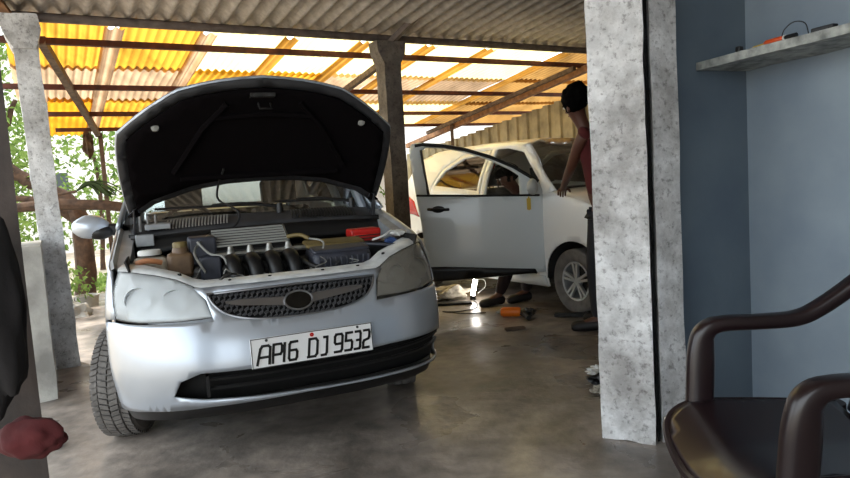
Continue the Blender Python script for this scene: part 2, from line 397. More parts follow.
def tyre(name, parent, loc, rz, r=.28, w=.165, rimr=.17, tread=True, style='steel', m_rim='chromedark', mirror=1):
    """axis along local x; returns the wheel part with sub-parts"""
    mb = MB(); h = w/2
    prof = [(rimr, -h*.8), (rimr+.02, -h*.95), (r-.07, -h*1.04), (r-.03, -h), (r-.014, -h*.86), (r-.012, -h*.5), (r-.012, h*.5), (r-.014, h*.86), (r-.03, h), (r-.07, h*1.04), (rimr+.02, h*.95), (rimr, h*.8)]
    mb.lathe(prof, axis='x', n=56)
    if tread:
        n = 60
        for i in range(n):
            for k, (x0, x1, ph) in enumerate(((-.92, -.56, 0), (-.48, -.04, .5), (.04, .48, 0), (.56, .92, .5))):
                a0 = 2*PI*(i+ph*.8)/n; sk = (.35 if k % 2 else -.35)*2*PI/n
                pts = []
                for rr in (r-.016, r-(.004 if k in (0, 3) else 0)):
                    for (x, da) in ((x0, 0), (x1, sk), (x1, sk+.72*2*PI/n), (x0, .72*2*PI/n)):
                        a = a0+da; pts.append(mb.bm.verts.new((x*h, rr*math.cos(a), rr*math.sin(a))))
                b, t = pts[:4], pts[4:]
                mb.bm.faces.new(t)
                for j in range(4): mb.bm.faces.new((b[j], b[(j+1) % 4], t[(j+1) % 4], t[j]))
    wh = mb.build('wheel', M['rubber'], parent, ang=30)
    wh.location = loc; wh.rotation_euler.z = rz
    rb = MB()
    s = mirror   # outer face direction along x
    rb.lathe([(rimr, -h*.8), (rimr-.02, -h*.6), (rimr-.02, h*.6), (rimr, h*.8)], axis='x', n=40)
    if style == 'alloy':
        rb.lathe([(rimr, s*h*.8), (rimr-.004, s*h*.88), (rimr-.018, s*h*.8), (rimr-.02, s*h*.5)], axis='x', n=40)
        for i in range(5):
            for d in (-.16, .16):
                a = 2*PI*i/5+.3; p0 = Vector((s*h*.62, .03*math.cos(a+d*1.5), .03*math.sin(a+d*1.5))); p1 = Vector((s*h*.74, (rimr-.012)*math.cos(a+d), (rimr-.012)*math.sin(a+d)))
                rb.bar(p0, p1, .022, .026, up=(1, 0, 0))
        rb.lathe([(0.001, s*h*.74), (.03, s*h*.74), (.045, s*h*.62), (.045, s*h*.3)], axis='x', n=20)
    else:
        rb.lathe([(0.001, s*h*.45), (.05, s*h*.5), (.06, s*h*.3), (.11, s*h*.25), (.13, s*h*.5), (rimr-.015, s*h*.3)], axis='x', n=32)
    rb.build('rim', M[m_rim], wh)
    hb = MB(); hb.lathe([(0.001, -s*h*.2), (.12, -s*h*.2), (.12, -s*h*.35), (0.001, -s*h*.35)], axis='x', n=24)
    hb.build('brake_disc', M['engine'], wh)
    return wh

BU = Vector((math.cos(R(30)), .5, 0)); BV = Vector((-.5, math.cos(R(30)), 0))
def bw(a, b, z=0.): return BU*a+BV*b+Vector((0, 0, z))
def roofz(v): return 2.55-.12*(v-6)

# ------------------------------------------------------------------ shared car body pieces
def open_panels(sh, car, m, sg, door_front=True, mirror=True, gl='glass'):
    """right and left sides: fender, side frame, doors"""
    f = sh.side(sg); q = sh.q; n_out = .0
    arch = [(0+.345*math.cos(R(a)), .28+.345*math.sin(R(a))) for a in range(128, -5, -9)]
    fen = [(y, z) for y, z in arch]+[(.35, .20), (.452, .20), (.452, 1.0), (.30, 1.055), (.10, 1.02), (-.12, .965), (-.30, .915), (-.42, .89), (-.50, .885), (-.546, .80), (-.585, .685), (-.45, .672), (-.30, .63)]
    patch(f, fen, step=.05).build('fender', M[m], car, solid=.012, offset=0)
    opF = [(.47, .30), (1.19, .30), (1.19, 1.475), (1.02, 1.475), (.76, 1.42), (.45, 1.17), (.36, 1.05), (.47, 1.0)]
    opR = [(1.27, .30), (1.98, .30), (2.03, .58), (2.18, .68), (2.22, 1.12), (2.06, 1.33), (1.74, 1.465), (1.27, 1.48)]
    out = [(.46, .20), (2.02, .20)]+[(2.4+.345*math.cos(R(a)), .28+.345*math.sin(R(a))) for a in range(184, -5, -9)]+[(2.80, .24), (3.05, .30), (3.08, .60), (3.06, .92), (2.94, 1.10), (2.78, 1.33), (2.62, 1.46), (2.3, 1.525), (1.7, 1.545), (1.1, 1.53), (.80, 1.495), (.56, 1.36), (.20, 1.06), (.46, 1.0)]
    patch(f, out, [opF, opR], step=.055).build('side_frame', M[m], car, solid=.02, offset=0)
    ins = lambda P, d: [(cx+(x-cx)*(1-d/abs(x-cx) if abs(x-cx) > .05 else 1), cy+(z-cy)*(1-d/abs(z-cy) if abs(z-cy) > .05 else 1)) for cx, cy in [(sum(p[0] for p in P)/len(P), sum(p[1] for p in P)/len(P))] for x, z in P]
    def door(op, win, y0, y1):
        d = patch(f, ins(op, .006), [win], step=.05).build('door', M[m], car, solid=.02, offset=0)
        patch(f, win, step=.08, off=0).build('door_glass', M[gl], d)
        h = MB(); a, b = f(y1-.19, .93), f(y1-.05, .94); o = Vector((sg*.025, 0, 0))
        h.tube([a, a+o, (a+b)/2+o*1.2, b+o, b], .010, 8).build('door_handle', M[m], d)
        return d
    winR = [(1.33, 1.075), (2.14, 1.15), (2.0, 1.30), (1.72, 1.415), (1.33, 1.44)]
    door(opR, winR, 1.27, 2.2)
    if door_front:
        winF = [(.55, 1.05), (1.14, 1.07), (1.14, 1.43), (1.02, 1.43), (.80, 1.375), (.52, 1.14)]
        door(opF, winF, .47, 1.19)
def greenhouse(sh, car, m, m_pillar=None):
    zr = [(.70, 1.47), (.85, 1.505), (1.1, 1.53), (1.7, 1.545), (2.3, 1.52), (2.62, 1.455)]
    P = []
    for i in range(19):
        row = []
        for j in range(15):
            s = j/7-1; y0 = .92-.20*s*s; y = y0+(2.62-.08*s*s*0-y0)*i/18; z = lerp(zr, y)
            w = lerp(sh.W, lerp(zr, y)); k = 1-sh.tp*max(0, (y-sh.yt)/(sh.ye-sh.yt))**2
            row.append((s*w*k, y, z+.045*(1-s*s)))
        P.append(row)
    mb = MB(); mb.grid(P); mb.build('roof', M[m], car, solid=.02, ang=60)
    top = [Vector(p) for p in P[0]]
    base = [Vector(((j/7-1)*.70, .26+.20*(j/7-1)**2, 1.085-.03*(j/7-1)**2)) for j in range(15)]
    W = [[b.lerp(t, i/8)+Vector((0, -.035, .02))*math.sin(PI*i/8) for b, t in zip(base, top)] for i in range(9)]
    mb = MB(); mb.grid(W); ws = mb.build('windscreen', M['glassw'], car)
    for s in (0, 14):
        sg = -1 if s == 0 else 1
        pl = MB(); pl.tube([w[s]+Vector((sg*.004, 0, 0)) for w in W], .030, 8); pl.build('windscreen_pillar', M[m_pillar or m], car)
    rb = P[-1]; lo = [Vector(((j/7-1)*.66, 2.98-.06*(j/7-1)**2, 1.08)) for j in range(15)]
    mb = MB(); mb.grid([[Vector(b).lerp(t, i/5) for b, t in zip(lo, rb)] for i in range(6)]); mb.build('rear_window', M['glassw'], car)
    # tail panel
    T = []
    for z in [.25, .35, .5, .7, .9, 1.0, 1.08]:
        a = sh(sh.q(3.06), z)
        T.append([Vector((a.x*(j/7-1), 3.06-.0*z+.07*(1-(j/7-1)**2)-(.08 if z > 1.05 else 0), z)) for j in range(15)])
    mb = MB(); mb.grid(T); mb.build('tailgate', M[m], car, solid=.02)
def cabin(car, mcol='dark', rhd=-1):
    mb = MB(); mb.box((0, 1.25, .24), (1.40, 3.2, .05)); mb.box((0, .42, .62), (1.36, .04, .78)); mb.build('floor_pan', M['dark'], car)
    mb = MB(); mb.grid([[(x, y, z) for x in (-.66, -.3, 0, .3, .66)] for y, z in ((.32, 1.06), (.50, 1.08), (.66, 1.02), (.72, .85), (.66, .65))]); mb.build('dashboard', M['black'], car, solid=.02)
    for x in (-.36, .36):
        mb = MB()
        mb.box((x, 1.20, .50), (.50, .50, .16)); mb.box((x, 1.52, .80), (.48, .14, .58), Matrix.Rotation(R(-14), 3, 'X'))
        s = mb.build('front_seat', M['seat'], car, bevel=.05)
        h = MB(); h.box((x, 1.63, 1.20), (.27, .10, .18), Matrix.Rotation(R(-8), 3, 'X')); h.tube([(x-.06, 1.6, 1.0), (x-.06, 1.62, 1.16)], .008); h.tube([(x+.06, 1.6, 1.0), (x+.06, 1.62, 1.16)], .008)
        h.build('headrest', M['seat'], s, bevel=.04)
    mb = MB(); mb.box((0, 2.15, .50), (1.24, .46, .16)); mb.box((0, 2.48, .80), (1.22, .14, .56), Matrix.Rotation(R(-16), 3, 'X')); mb.build('rear_seat', M['seat'], car, bevel=.05)
    mb = MB(); c = Vector((rhd*.36, .82, .98)); rot = Matrix.Rotation(R(62), 3, 'X')
    mb.tube([c+rot @ Vector((.18*math.cos(a*PI/12), .18*math.sin(a*PI/12), 0)) for a in range(24)], .014, 8, closed=True)
    mb.bar(c+rot @ Vector((-.17, 0, 0)), c+rot @ Vector((.17, 0, 0)), .04, .02); mb.bar(c, c+Vector((0, -.2, -.08)), .05, .05)
    mb.build('steering_wheel', M['black'], car)
M['seat'] = mat('seat_fabric', (.30, .29, .27), .95, var=.2, vscale=20)

# ------------------------------------------------------------------ silver hatchback with open bonnet
CA = R(22)
OA = Vector((-.90, 3.60, 0))+Vector((math.cos(CA), math.sin(CA), 0))*.022
sil = thing('car', 'silver hatchback with its bonnet propped open, front to the viewer', 'car', OA, CA)
SA = Shape([(.15, -.74), (.22, -.80), (.30, -.855), (.36, -.875), (.42, -.88), (.50, -.88), (.57, -.865), (.62, -.84), (.70, -.80), (.78, -.745), (.86, -.66), (.92, -.58)],
           [(.15, .74), (.22, .775), (.30, .79), (.45, .812), (.62, .812), (.75, .805), (.85, .788), (.92, .775), (1.06, .755), (1.2, .71), (1.35, .64), (1.5, .57), (1.56, .53)], 3.06)
half = [(1.11, .25)]+[(SA.q(.345*math.cos(R(a))), .28+.345*math.sin(R(a))) for a in (180, 170, 160, 150, 140, 129)]+[(1.15, .625), (1.0, .662), (.88, .672), (.6, .668), (.365, .664), (.39, .75), (.44, .80)]
left = [(-a, b) for a, b in half]
bump = [(0, .315), (.4, .31), (.7, .295)]+half+[(.2, .80), (0, .80), (-.2, .80)]+left[::-1]+[(-.7, .295), (-.4, .31)]
gpoly = [tuple(p)[:2] for p in spline([(-.385, .775, 0), (-.36, .73, 0), (-.30, .685, 0), (-.18, .657, 0), (0, .65, 0), (.18, .657, 0), (.30, .685, 0), (.36, .73, 0), (.385, .775, 0)], 4)]+[(.2, .778), (0, .78), (-.2, .778)]
ipoly = [(-.57, .365), (-.53, .43), (-.44, .462), (-.2, .458), (0, .455), (.4, .465), (.75, .455), (.98, .42), (1.03, .36), (1.00, .292), (.7, .304), (.5, .314), (.2, .319), (0, .324), (-.2, .330), (-.45, .345)]  # right end stretched so the shadowed bumper corner comes out black
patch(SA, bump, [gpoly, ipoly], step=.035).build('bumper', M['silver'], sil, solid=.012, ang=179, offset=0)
# black lip
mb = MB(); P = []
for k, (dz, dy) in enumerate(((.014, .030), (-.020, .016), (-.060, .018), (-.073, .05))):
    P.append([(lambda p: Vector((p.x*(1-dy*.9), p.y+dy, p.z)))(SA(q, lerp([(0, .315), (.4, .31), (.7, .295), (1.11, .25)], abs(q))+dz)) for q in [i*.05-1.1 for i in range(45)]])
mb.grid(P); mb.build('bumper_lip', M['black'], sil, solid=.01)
# intake backing and bars
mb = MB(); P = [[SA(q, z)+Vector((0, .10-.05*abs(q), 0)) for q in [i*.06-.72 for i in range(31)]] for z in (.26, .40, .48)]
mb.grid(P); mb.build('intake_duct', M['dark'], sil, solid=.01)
for z in (.385, .425):
    mb = MB(); mb.tube([SA(q, z)+Vector((0, .03, 0)) for q in [i*.06-.42 for i in range(22)]], .009, 6); mb.build('intake_bar', M['black'], sil)
mb = MB(); mb.box(SA(-.42, .40)+Vector((0, .03, 0)), (.012, .05, .09)); mb.build('intake_divider', M['black'], sil)
# grille
gr = patch(SA, [(x*1.03, .715+(z-.715)*1.06) for x, z in gpoly], step=.04, off=-.035).build('grille', M['dark'], sil)
mb = MB()
for i in range(6):
    z = .656+i*.021
    for k in range(34):
        q = -.39+k*.0235+(.0118 if i % 2 else 0)
        if inpoly(q, z, gpoly):
            a, b = SA(q-.008, z-.004)+Vector((0, .014, 0)), SA(q+.007, z+.004)+Vector((0, .014, 0)); mb.bar(a, b, .006, .012)
            a, b = SA(q+.007, z+.004)+Vector((0, .014, 0)), SA(q+.008, z+.016)+Vector((0, .014, 0)); mb.bar(a, b, .005, .012)
mb.build('grille_mesh', M['blackmesh'] if 'blackmesh' in M else M['engine'], gr, smooth=False)
mb = MB(); mb.tube([SA(x, z)+Vector((0, -.004, 0)) for x, z in dense(gpoly, .03)], .0055, 6, closed=True); mb.build('grille_surround', M['chromedark'], gr)
for sg in (-1, 1):
    mb = MB(); pts = [(sg*.06, .716), (sg*.16, .724), (sg*.25, .731), (sg*.31, .735)]
    for (x0, z0), (x1, z1), w0, w1 in zip(pts, pts[1:], (.017, .014, .012), (.014, .012, .004)):
        a, b, c, d = [SA(x, z)+Vector((0, -.006, 0)) for x, z in ((x0, z0-w0), (x1, z1-w1), (x1, z1+w1), (x0, z0+w0))]
        A, B2, C2, D = [p+Vector((0, .02, 0)) for p in (a, b, c, d)]
        for fs in ((a, b, c, d), (A, D, C2, B2), (a, A, B2, b), (d, c, C2, D)): mb.bm.faces.new([mb.bm.verts.new(p) for p in fs])
    mb.build('grille_wing', M['chromedark'], gr, smooth=False, recalc=True)
ec = SA(.0, .714)+Vector((0, -.012, 0)); rx = Matrix.Rotation(R(-24), 3, 'X')
mb = MB(); ring = [ec+rx @ Vector((.062*math.cos(a*PI/16), 0, .043*math.sin(a*PI/16))) for a in range(32)]; mb.tube(ring, .005, 6, closed=True)
em = mb.build('emblem', M['chromedark'], gr)
mb = MB(); mb.prism([(.060*math.cos(a*PI/16), .041*math.sin(a*PI/16)) for a in range(32)], lambda x, z: ec+rx @ Vector((x, 0, z)), (0, .02, 0)); mb.build('emblem_face', M['blackgloss'], em)
# headlights
for sg in (-1, 1):
    hp = [(.372, .682), (.395, .75), (.445, .808), (.52, .84), (.62, .862), (.74, .877), (.86, .884), (.90, .80), (.862, .688), (.7, .678), (.5, .677)]
    hp = [(sg*a, b) for a, b in hp]
    if sg < 0: hp = hp[::-1]
    back = [(a*.995, b) for a, b in hp]
    h = patch(SA, back, step=.04, off=-.06).build('headlight', M['reflector' if sg < 0 else 'yellowed'], sil)
    tag(h, None, None)
    h['label'] = 'clear headlight unit' if sg < 0 else 'cloudy dirty headlight unit'
    patch(SA, hp, step=.035).build('headlight_lens', M['lens' if sg < 0 else 'lensdirty'], h, solid=.004, offset=0) if 'lensdirty' in M else patch(SA, hp, step=.035).build('headlight_lens', M['lens'], h, solid=.004, offset=0)
    rim = MB(); rim.tube([SA(a, b)+Vector((0, .004, 0)) for a, b in dense(hp, .04)], .005, 5, closed=True); rim.build('headlight_seal', M['black'], h)
    for q, z, r in ((.52, .755, .050), (.70, .765, .055)):
        c = SA(sg*q, z)+Vector((0, .045, 0)); mb = MB(); rot = Matrix.Rotation(R(12*sg), 3, 'Z')
        mb.lathe([(r, -.022), (r*.92, -.005), (r*.6, .02), (.012, .03), (.010, .0), (.001, -.004)], c, 'y', 24, rot); mb.build('lamp_bowl', M['reflector'] if sg < 0 else M['yellowed'], h)
# number plate
npx = Vector((.03, -.905, .525)); pl = MB(); pl.box((0, 0, 0), (.535, .008, .128)); plate = pl.build('number_plate', M['plate'], sil, bevel=.003, loc=npx); plate.rotation_euler = (R(-4), 0, 0)
mb = MB()
for a, b, w, h in ((0, .0615, .528, .003), (0, -.0615, .528, .003), (-.2645, 0, .003, .126), (.2645, 0, .003, .126)): mb.box((a, -.0045, b), (w, .002, h))
mb.build('plate_border', M['plateblk'], plate)
for x, z in ((-.20, .052), (.20, .052)):
    mb = MB(); mb.lathe([(.001, -.008), (.006, -.007), (.006, -.003)], (x, 0, z), 'y', 10); mb.build('plate_screw', M['plateblk'], plate)
mb = MB(); mb.lathe([(.001, -.006), (.009, -.0058), (.009, -.003)], (-.005, 0, .048), 'y', 14); mb.build('plate_spot', M['red'], plate)
GL = {'A': [[(0, 0), (.18, .85), (.32, 1), (.82, 1), (1, .9), (1, 0)], [(.08, .38), (1, .38)]], 'P': [[(0, 0), (0, 1), (.86, 1), (1, .88), (1, .55), (.86, .43), (0, .43)]], '1': [[(.5, 0), (.5, 1)]],
      '6': [[(.95, 1), (.15, 1), (0, .88), (0, .12), (.14, 0), (.86, 0), (1, .12), (1, .42), (.86, .54), (0, .54)]], 'D': [[(.1, 0), (.1, 1), (.80, 1), (1, .85), (1, .15), (.80, 0), (0, 0)]], 'J': [[(.9, 1), (.9, .12), (.78, 0), (.2, 0)], [(.45, 1), (.9, 1)]],
      '9': [[(.05, 0), (.85, 0), (1, .12), (1, .88), (.86, 1), (.14, 1), (0, .88), (0, .56), (.14, .45), (1, .45)]], '5': [[(.95, 1), (.05, 1), (.02, .55), (.85, .55), (1, .44), (1, .12), (.86, 0), (0, 0)]],
      '3': [[(.05, 1), (.86, 1), (1, .88), (1, .12), (.86, 0), (0, 0)], [(.35, .5), (1, .5)]], '2': [[(.05, 1), (.86, 1), (1, .88), (1, .60), (.86, .50), (.14, .42), (0, .30), (0, 0), (1, 0)]]}
def glyph(ch, x, w, h, zc):
    mb = MB()
    for ln in GL[ch]:
        P = [Vector((x+a*w+.14*(b-.5)*h, -.0055, zc+(b-.5)*h)) for a, b in ln]
        for a, b in zip(P, P[1:]):
            d = (b-a).normalized()*.0048; mb.bar(a-d, b+d, .0022, .0125, up=(0, 1, 0)) if False else mb.box((a+b)/2, (((b-a).length+.0085), .002, .0108), Matrix.Rotation(-math.atan2((b-a).z, (b-a).x), 3, 'Y'))
    return mb.build('plate_character', M['plateblk'], plate, smooth=False)
for ch, x, w in (('A', -.240, .050), ('P', -.176, .036), ('1', -.136, .014), ('6', -.108, .034), ('D', -.026, .040), ('J', .028, .032), ('9', .092, .034), ('5', .141, .030), ('3', .184, .025), ('2', .223, .027)): glyph(ch, x, w, .076, -.009 if x < .05 else -.006)

open_panels(SA, sil, 'silver', -1); open_panels(SA, sil, 'silver', 1)
greenhouse(SA, sil, 'silver'); cabin(sil)
# front panel under the bonnet edge
top = [(-.88, .886), (-.74, .879), (-.62, .864), (-.52, .842), (-.445, .81), (-.40, .80), (-.2, .80), (0, .80), (.2, .80), (.40, .80), (.445, .81), (.52, .842), (.62, .864), (.74, .879), (.88, .886)]
mb = MB(); P = []
for dy, dz in ((0, 0), (.012, .012), (.06, .022), (.13, .020), (.14, -.05)):
    P.append([SA(q, z)+Vector((-(.30 if abs(q) > .7 else .1)*dy*(1 if q > 0 else -1)*(1 if abs(q) > .3 else 0), dy, dz)) for q, z in top])
mb.grid(P); mb.build('slam_panel', M['slam'], sil, ang=50)
for x in (-.5, -.28, -.1, .15, .33, .5):
    mb = MB(); mb.lathe([(.001, .012), (.008, .011), (.010, .0)], SA(x, lerp([(-.5, .84), (-.4, .80), (.4, .80), (.5, .84)], x))+Vector((0, .05, .012)), 'z', 8); mb.build('panel_clip', M['dark'], sil)
# engine bay tub
mb = MB(); mb.grid([[(x, y, z) for x, z in ((-.70, .93), (-.66, .80), (-.60, .45), (-.3, .40), (.3, .40), (.60, .45), (.66, .80), (.70, .93))] for y in (-.50, -.2, .12)])
mb.grid([[(x, .12, z) for x in (-.70, 0, .70)] for z in (.40, 1.02)]); mb.build('engine_bay', M['bay'] if 'bay' in M else M['dark'], sil, solid=.01, offset=0)
# fender inner rails
for sg in (-1, 1):
    mb = MB(); rows = []
    for y, z in ((-.46, .888), (-.30, .915), (-.12, .962), (.10, 1.015), (.28, 1.05)):
        a = SA(sg*SA.q(y), z); rows.append([a, a+Vector((-sg*.015, 0, .006)), a+Vector((-sg*.03, 0, -.012)), a+Vector((-sg*.085, .0, -.016)), a+Vector((-sg*.09, 0, -.10))])
    mb.grid(rows); mb.build('fender_rail', M['silver_dirty'], sil, ang=40)
# cowl with vents
def cowl(s, t):  # s -1..1 , t 0 front..1 rear
    return Vector((s*.69, .08+.20*t+.16*s*s*t, 1.02+.065*t+.02*math.sin(PI*t)-.02*s*s))
mb = MB(); mb.grid([[cowl(j/10-1, i/5) for j in range(21)] for i in range(6)]); cw = mb.build('cowl', M['cowl'] if 'cowl' in M else M['black'], sil, solid=.012)
mb = MB(); mb.grid([[cowl(j/10-1, 0)+Vector((0, -.015*i, -.03*i)) for j in range(21)] for i in range(4)]); mb.build('cowl_seal', M['black'], cw, solid=.01)
for s0, s1, n in ((-.74, -.28, 20), (.25, .80, 22)):
    mb = MB()
    for i in range(n):
        s = s0+(s1-s0)*i/(n-1)
        mb.tube([cowl(s, .12)+Vector((0, 0, .012)), cowl(s+.012, .35)+Vector((0, 0, .018)), cowl(s+.02, .56)+Vector((0, 0, .012))], .0045, 5)
    mb.build('cowl_vent', M['ventpale'] if s0 < 0 and 'ventpale' in M else M['engine'], cw)
mb = MB()
for x in (-.64, -.60, -.56):
    mb.tube([cowl(x/.69, .1)+Vector((0, 0, .02)), cowl(x/.69, .5)+Vector((0, 0, .05)), cowl(x/.69, .9)+Vector((0, 0, .03))], .008, 6)
mb.box(cowl(-.80, .3)+Vector((-.0, 0, .01)), (.13, .16, .03)); mb.box(cowl(-.9, .1)+Vector((0, -.02, -.03)), (.09, .12, .06)); mb.build('hinge_bracket', M['silver_dirty'], cw, bevel=.006)
# wipers
for x0, x1, s in ((.12, -.50, 1), (.56, .02, 1)):
    mb = MB(); p0 = Vector((x0, .20, 1.115)); p1 = Vector((x1, .33, 1.135))
    mb.lathe([(.001, .02), (.016, .016), (.02, 0), (.02, -.04)], p0, 'z', 12); mb.tube([p0, p0.lerp(p1, .35)+Vector((0, 0, .025)), p0.lerp(p1, .6)+Vector((0, 0, .02))], [.011, .008, .006], 6)
    mb.tube([p0.lerp(p1, .15)+Vector((0, .03, .012)), p0.lerp(p1, .55)+Vector((0, .02, .012)), p1+Vector((-.06, .04, .008))], .007, 6); mb.build('wiper', M['black'], sil)
# bonnet
BE = R(50); EV = Vector((0, -math.cos(BE), math.sin(BE))); NV = Vector((0, -math.sin(BE), -math.cos(BE))); HB = Vector((0, .20, 1.03))
def bon(off=0.):
    def f(x, t):
        g = -.055*(1-(x/.72)**2)+.10*max(0, t-.7)**2+.02*max(0, abs(x)-.6)
        return HB+Vector((x, 0, 0))+EV*t+NV*(g+off)
    return f
def bout(k=1., sh_=0.):
    h = spline([(.665, .095, 0), (.69, .14, 0), (.708, .32, 0), (.712, .50, 0), (.700, .630, 0), (.675, .668, 0), (.56, .765, 0), (.43, .852, 0), (.37, .876, 0), (.20, .912, 0), (0, .930, 0)], 3)
    r = [(0, .275), (.18, .27), (.35, .248), (.55, .185), (.62, .135)]
    P = r+[(p.x, p.y) for p in h]; Q = P+[(-x, y) for x, y in P[::-1] if x > 1e-4]
    cx, cy = 0, .53
    if k == 1: return Q
    out = []
    for i, p in enumerate(Q):
        a, b = Vector(Q[i-1]), Vector(Q[(i+1) % len(Q)]); t = (b-a).normalized(); n = Vector((-t.y, t.x)); out.append((p[0]+n.x*k, p[1]+n.y*k))
    return out
bonnet = patch(bon(0), bout(), step=.05).build('bonnet', M['silver'], sil, solid=.01, offset=0)
ri = bout(.055); ri2 = bout(.018)
patch(bon(.018), bout(.006), [ri], step=.04).build('bonnet_frame', M['frame'] if 'frame' in M else M['silver_dirty'], bonnet, solid=.012, offset=0)
patch(bon(.034), bout(.052), step=.06).build('bonnet_liner', M['liner'], bonnet, solid=.014, offset=0)
f = bon(.048)
mb = MB()
for pts in ([(-.45, .40), (-.30, .66), (-.18, .80)], [(.45, .40), (.30, .66), (.18, .80)], [(-.25, .72), (0, .735), (.25, .72)], [(-.42, .36), (0, .345), (.42, .36)]): mb.tube([f(*p) for p in pts], .016, 6)
mb.build('liner_ridge', M['liner'], bonnet)
mb = MB(); c = f(-.01, .845); mb.bar(c+Vector((-.06, 0, 0)), c+Vector((.06, 0, 0)), .05, .02); mb.tube([f(-.03, .80), f(-.03, .80)+NV*.05, f(.03, .80)+NV*.05, f(.03, .80)], .005, 6); mb.build('bonnet_latch', M['engine'], bonnet, bevel=.004)
mb = MB()
for sg in (-1, 1): mb.lathe([(.001, 0), (.018, .004), (.02, .02)], f(sg*.52, .69), 'y', 12)
mb.build('rubber_stop', M['ventpale'] if 'ventpale' in M else M['alu'], bonnet)
for sg in (-1, 1):
    mb = MB(); mb.bar((sg*.675, .16, .98), f(sg*.66, .15), .035, .012, up=(1, 0, 0)); mb.bar((sg*.675, .22, .99), f(sg*.66, .19), .02, .01, up=(1, 0, 0)); mb.lathe([(.001, -.01), (.016, -.01), (.016, .01), (.001, .01)], (sg*.672, .19, 1.03), 'x', 12); mb.build('bonnet_hinge', M['frame'], bonnet, bevel=.003)
mb = MB(); mb.tube(spline([f(-.20, .40), f(-.235, .26), (-.22, .13, 1.17), (-.13, .06, 1.10), (-.17, .02, 1.02), (-.30, -.06, .975), (-.40, -.12, .97)], 6), .006, 6); mb.build('washer_hose', M['rubber_side'], bonnet)
# mirror (the far one is folded away out of view)
for sg in (-1,):
    mb = MB(); mb.blob((sg*.915, .56, 1.065), .09, (1.1, .6, .76), .05, 3); o = mb.build('wing_mirror', M['silver'], sil)
    m2 = MB(); m2.bar((sg*.72, .58, 1.03), (sg*.84, .575, 1.045), .06, .07); m2.blob((sg*.87, .57, 1.03), .062, (1.25, 1, .72), 0); m2.build('mirror_arm', M['black'], o, bevel=.02)
    m2 = MB(); m2.lathe([(.001, .052), (.078, .05), (.082, .035)], (0, 0, 0), 'y', 20); g = m2.build('mirror_glass', M['chrome'], o); g.location = (sg*.92, .565, 1.068); g.scale = (.95, 1, .68)
tyre('wheel', sil, (-.765, 0, .28), R(-17), r=.285, w=.175, mirror=-1); tyre('wheel', sil, (.725, 0, .28), R(-15), r=.285, w=.175, mirror=1)
tyre('wheel', sil, (-.715, 2.4, .28), 0, r=.285, tread=False, mirror=-1); tyre('wheel', sil, (.715, 2.4, .28), 0, r=.285, tread=False, mirror=1)
for sg in (-1, 1):
    for y in (0, 2.4):
        mb = MB(); mb.grid([[(sg*x, y+.345*math.cos(R(a)), .28+.345*math.sin(R(a))) for x in (.42, .79)] for a in range(0, 181, 15)]); mb.build('wheel_liner', M['dark'], sil, solid=.006)
# ---- engine
en = MB(); en.box((-.08, -.22, .70), (.66, .34, .32)); en.box((.30, -.22, .58), (.3, .3, .26)); en = en.build('engine', M['engine'], sil, bevel=.02)
# silver ribbed duct panel
def rib(s, t): return Vector((-.30+.37*s, -.145-.15*t, 1.005-.075*t))
mb = MB(); mb.prism([(-.03, -.05), (1.03, -.05), (1.03, 1.08), (-.03, 1.08)], rib, (0, 0, -.05)); rp = mb.build('ribbed_cover', M['black'], en)
for i in range(7):
    mb = MB(); mb.bar(rib(0, i/6.3)+Vector((0, 0, .012)), rib(1, i/6.3)+Vector((0, 0, .012)), .007, .010); mb.build('cover_rib', M['ventpale'], rp)
mb = MB(); mb.bar(rib(1, -.03)+Vector((0, 0, .014)), rib(1, 1.03)+Vector((0, 0, .014)), .010, .010); mb.build('cover_edge', M['alu'], rp)
mb = MB(); mb.box((-.355, -.22, .93), (.13, .18, .14)); mb.box((-.33, -.36, .85), (.10, .08, .12)); mb.build('fuse_box', M['bluegrey'], sil, bevel=.012)
# manifold runners
for i in range(4):
    x = -.24+i*.095
    mb = MB(); mb.tube(spline([(x, -.29, .84), (x+.01, -.36, .875), (x+.015, -.44, .85), (x+.02, -.47, .78), (x+.02, -.43, .70)], 4), [.038]*17, 10); mb.build('manifold_runner', M['black'], en)
    mb = MB(); mb.lathe([(.001, .03), (.012, .028), (.016, .01), (.022, 0), (.022, -.03)], (x+.01, -.34, .915), 'z', 10); mb.build('injector', M['alu'], en)
mb = MB(); mb.tube([(-.30, -.34, .905), (.20, -.34, .905)], .012, 8); mb.build('fuel_rail', M['alu'], en)
mb = MB(); mb.tube([(-.30, -.43, .70), (.22, -.43, .70)], .05, 10); mb.build('manifold_plenum', M['black'], en)
# airbox
ab = MB(); ab.box((.295, -.40, .81), (.30, .24, .17), Matrix.Rotation(R(8), 3, 'X')); ab = ab.build('airbox', M['bluegrey'], sil, bevel=.03)
mb = MB()
for i in range(10): mb.box((.17+i*.028, -.520, .80), (.010, .02, .12), Matrix.Rotation(R(8), 3, 'X'))
mb.build('airbox_ribs', M['bluegrey'], ab, bevel=.003)
mb = MB(); mb.box((.295, -.33, .915), (.31, .13, .022), Matrix.Rotation(R(8), 3, 'X')); mb.build('airbox_lid', M['yellowlid'], ab, bevel=.01)
mb = MB(); mb.box((.295, -.44, .892), (.29, .12, .02), Matrix.Rotation(R(8), 3, 'X')); mb.build('airbox_cover', M['bluegrey'], ab, bevel=.01)
mb = MB(); mb.tube(spline([(.30, -.28, .86), (.22, -.22, .88), (.10, -.24, .88)], 6), .038, 12)
mb.build('air_hose', M['rubber_side'], ab)
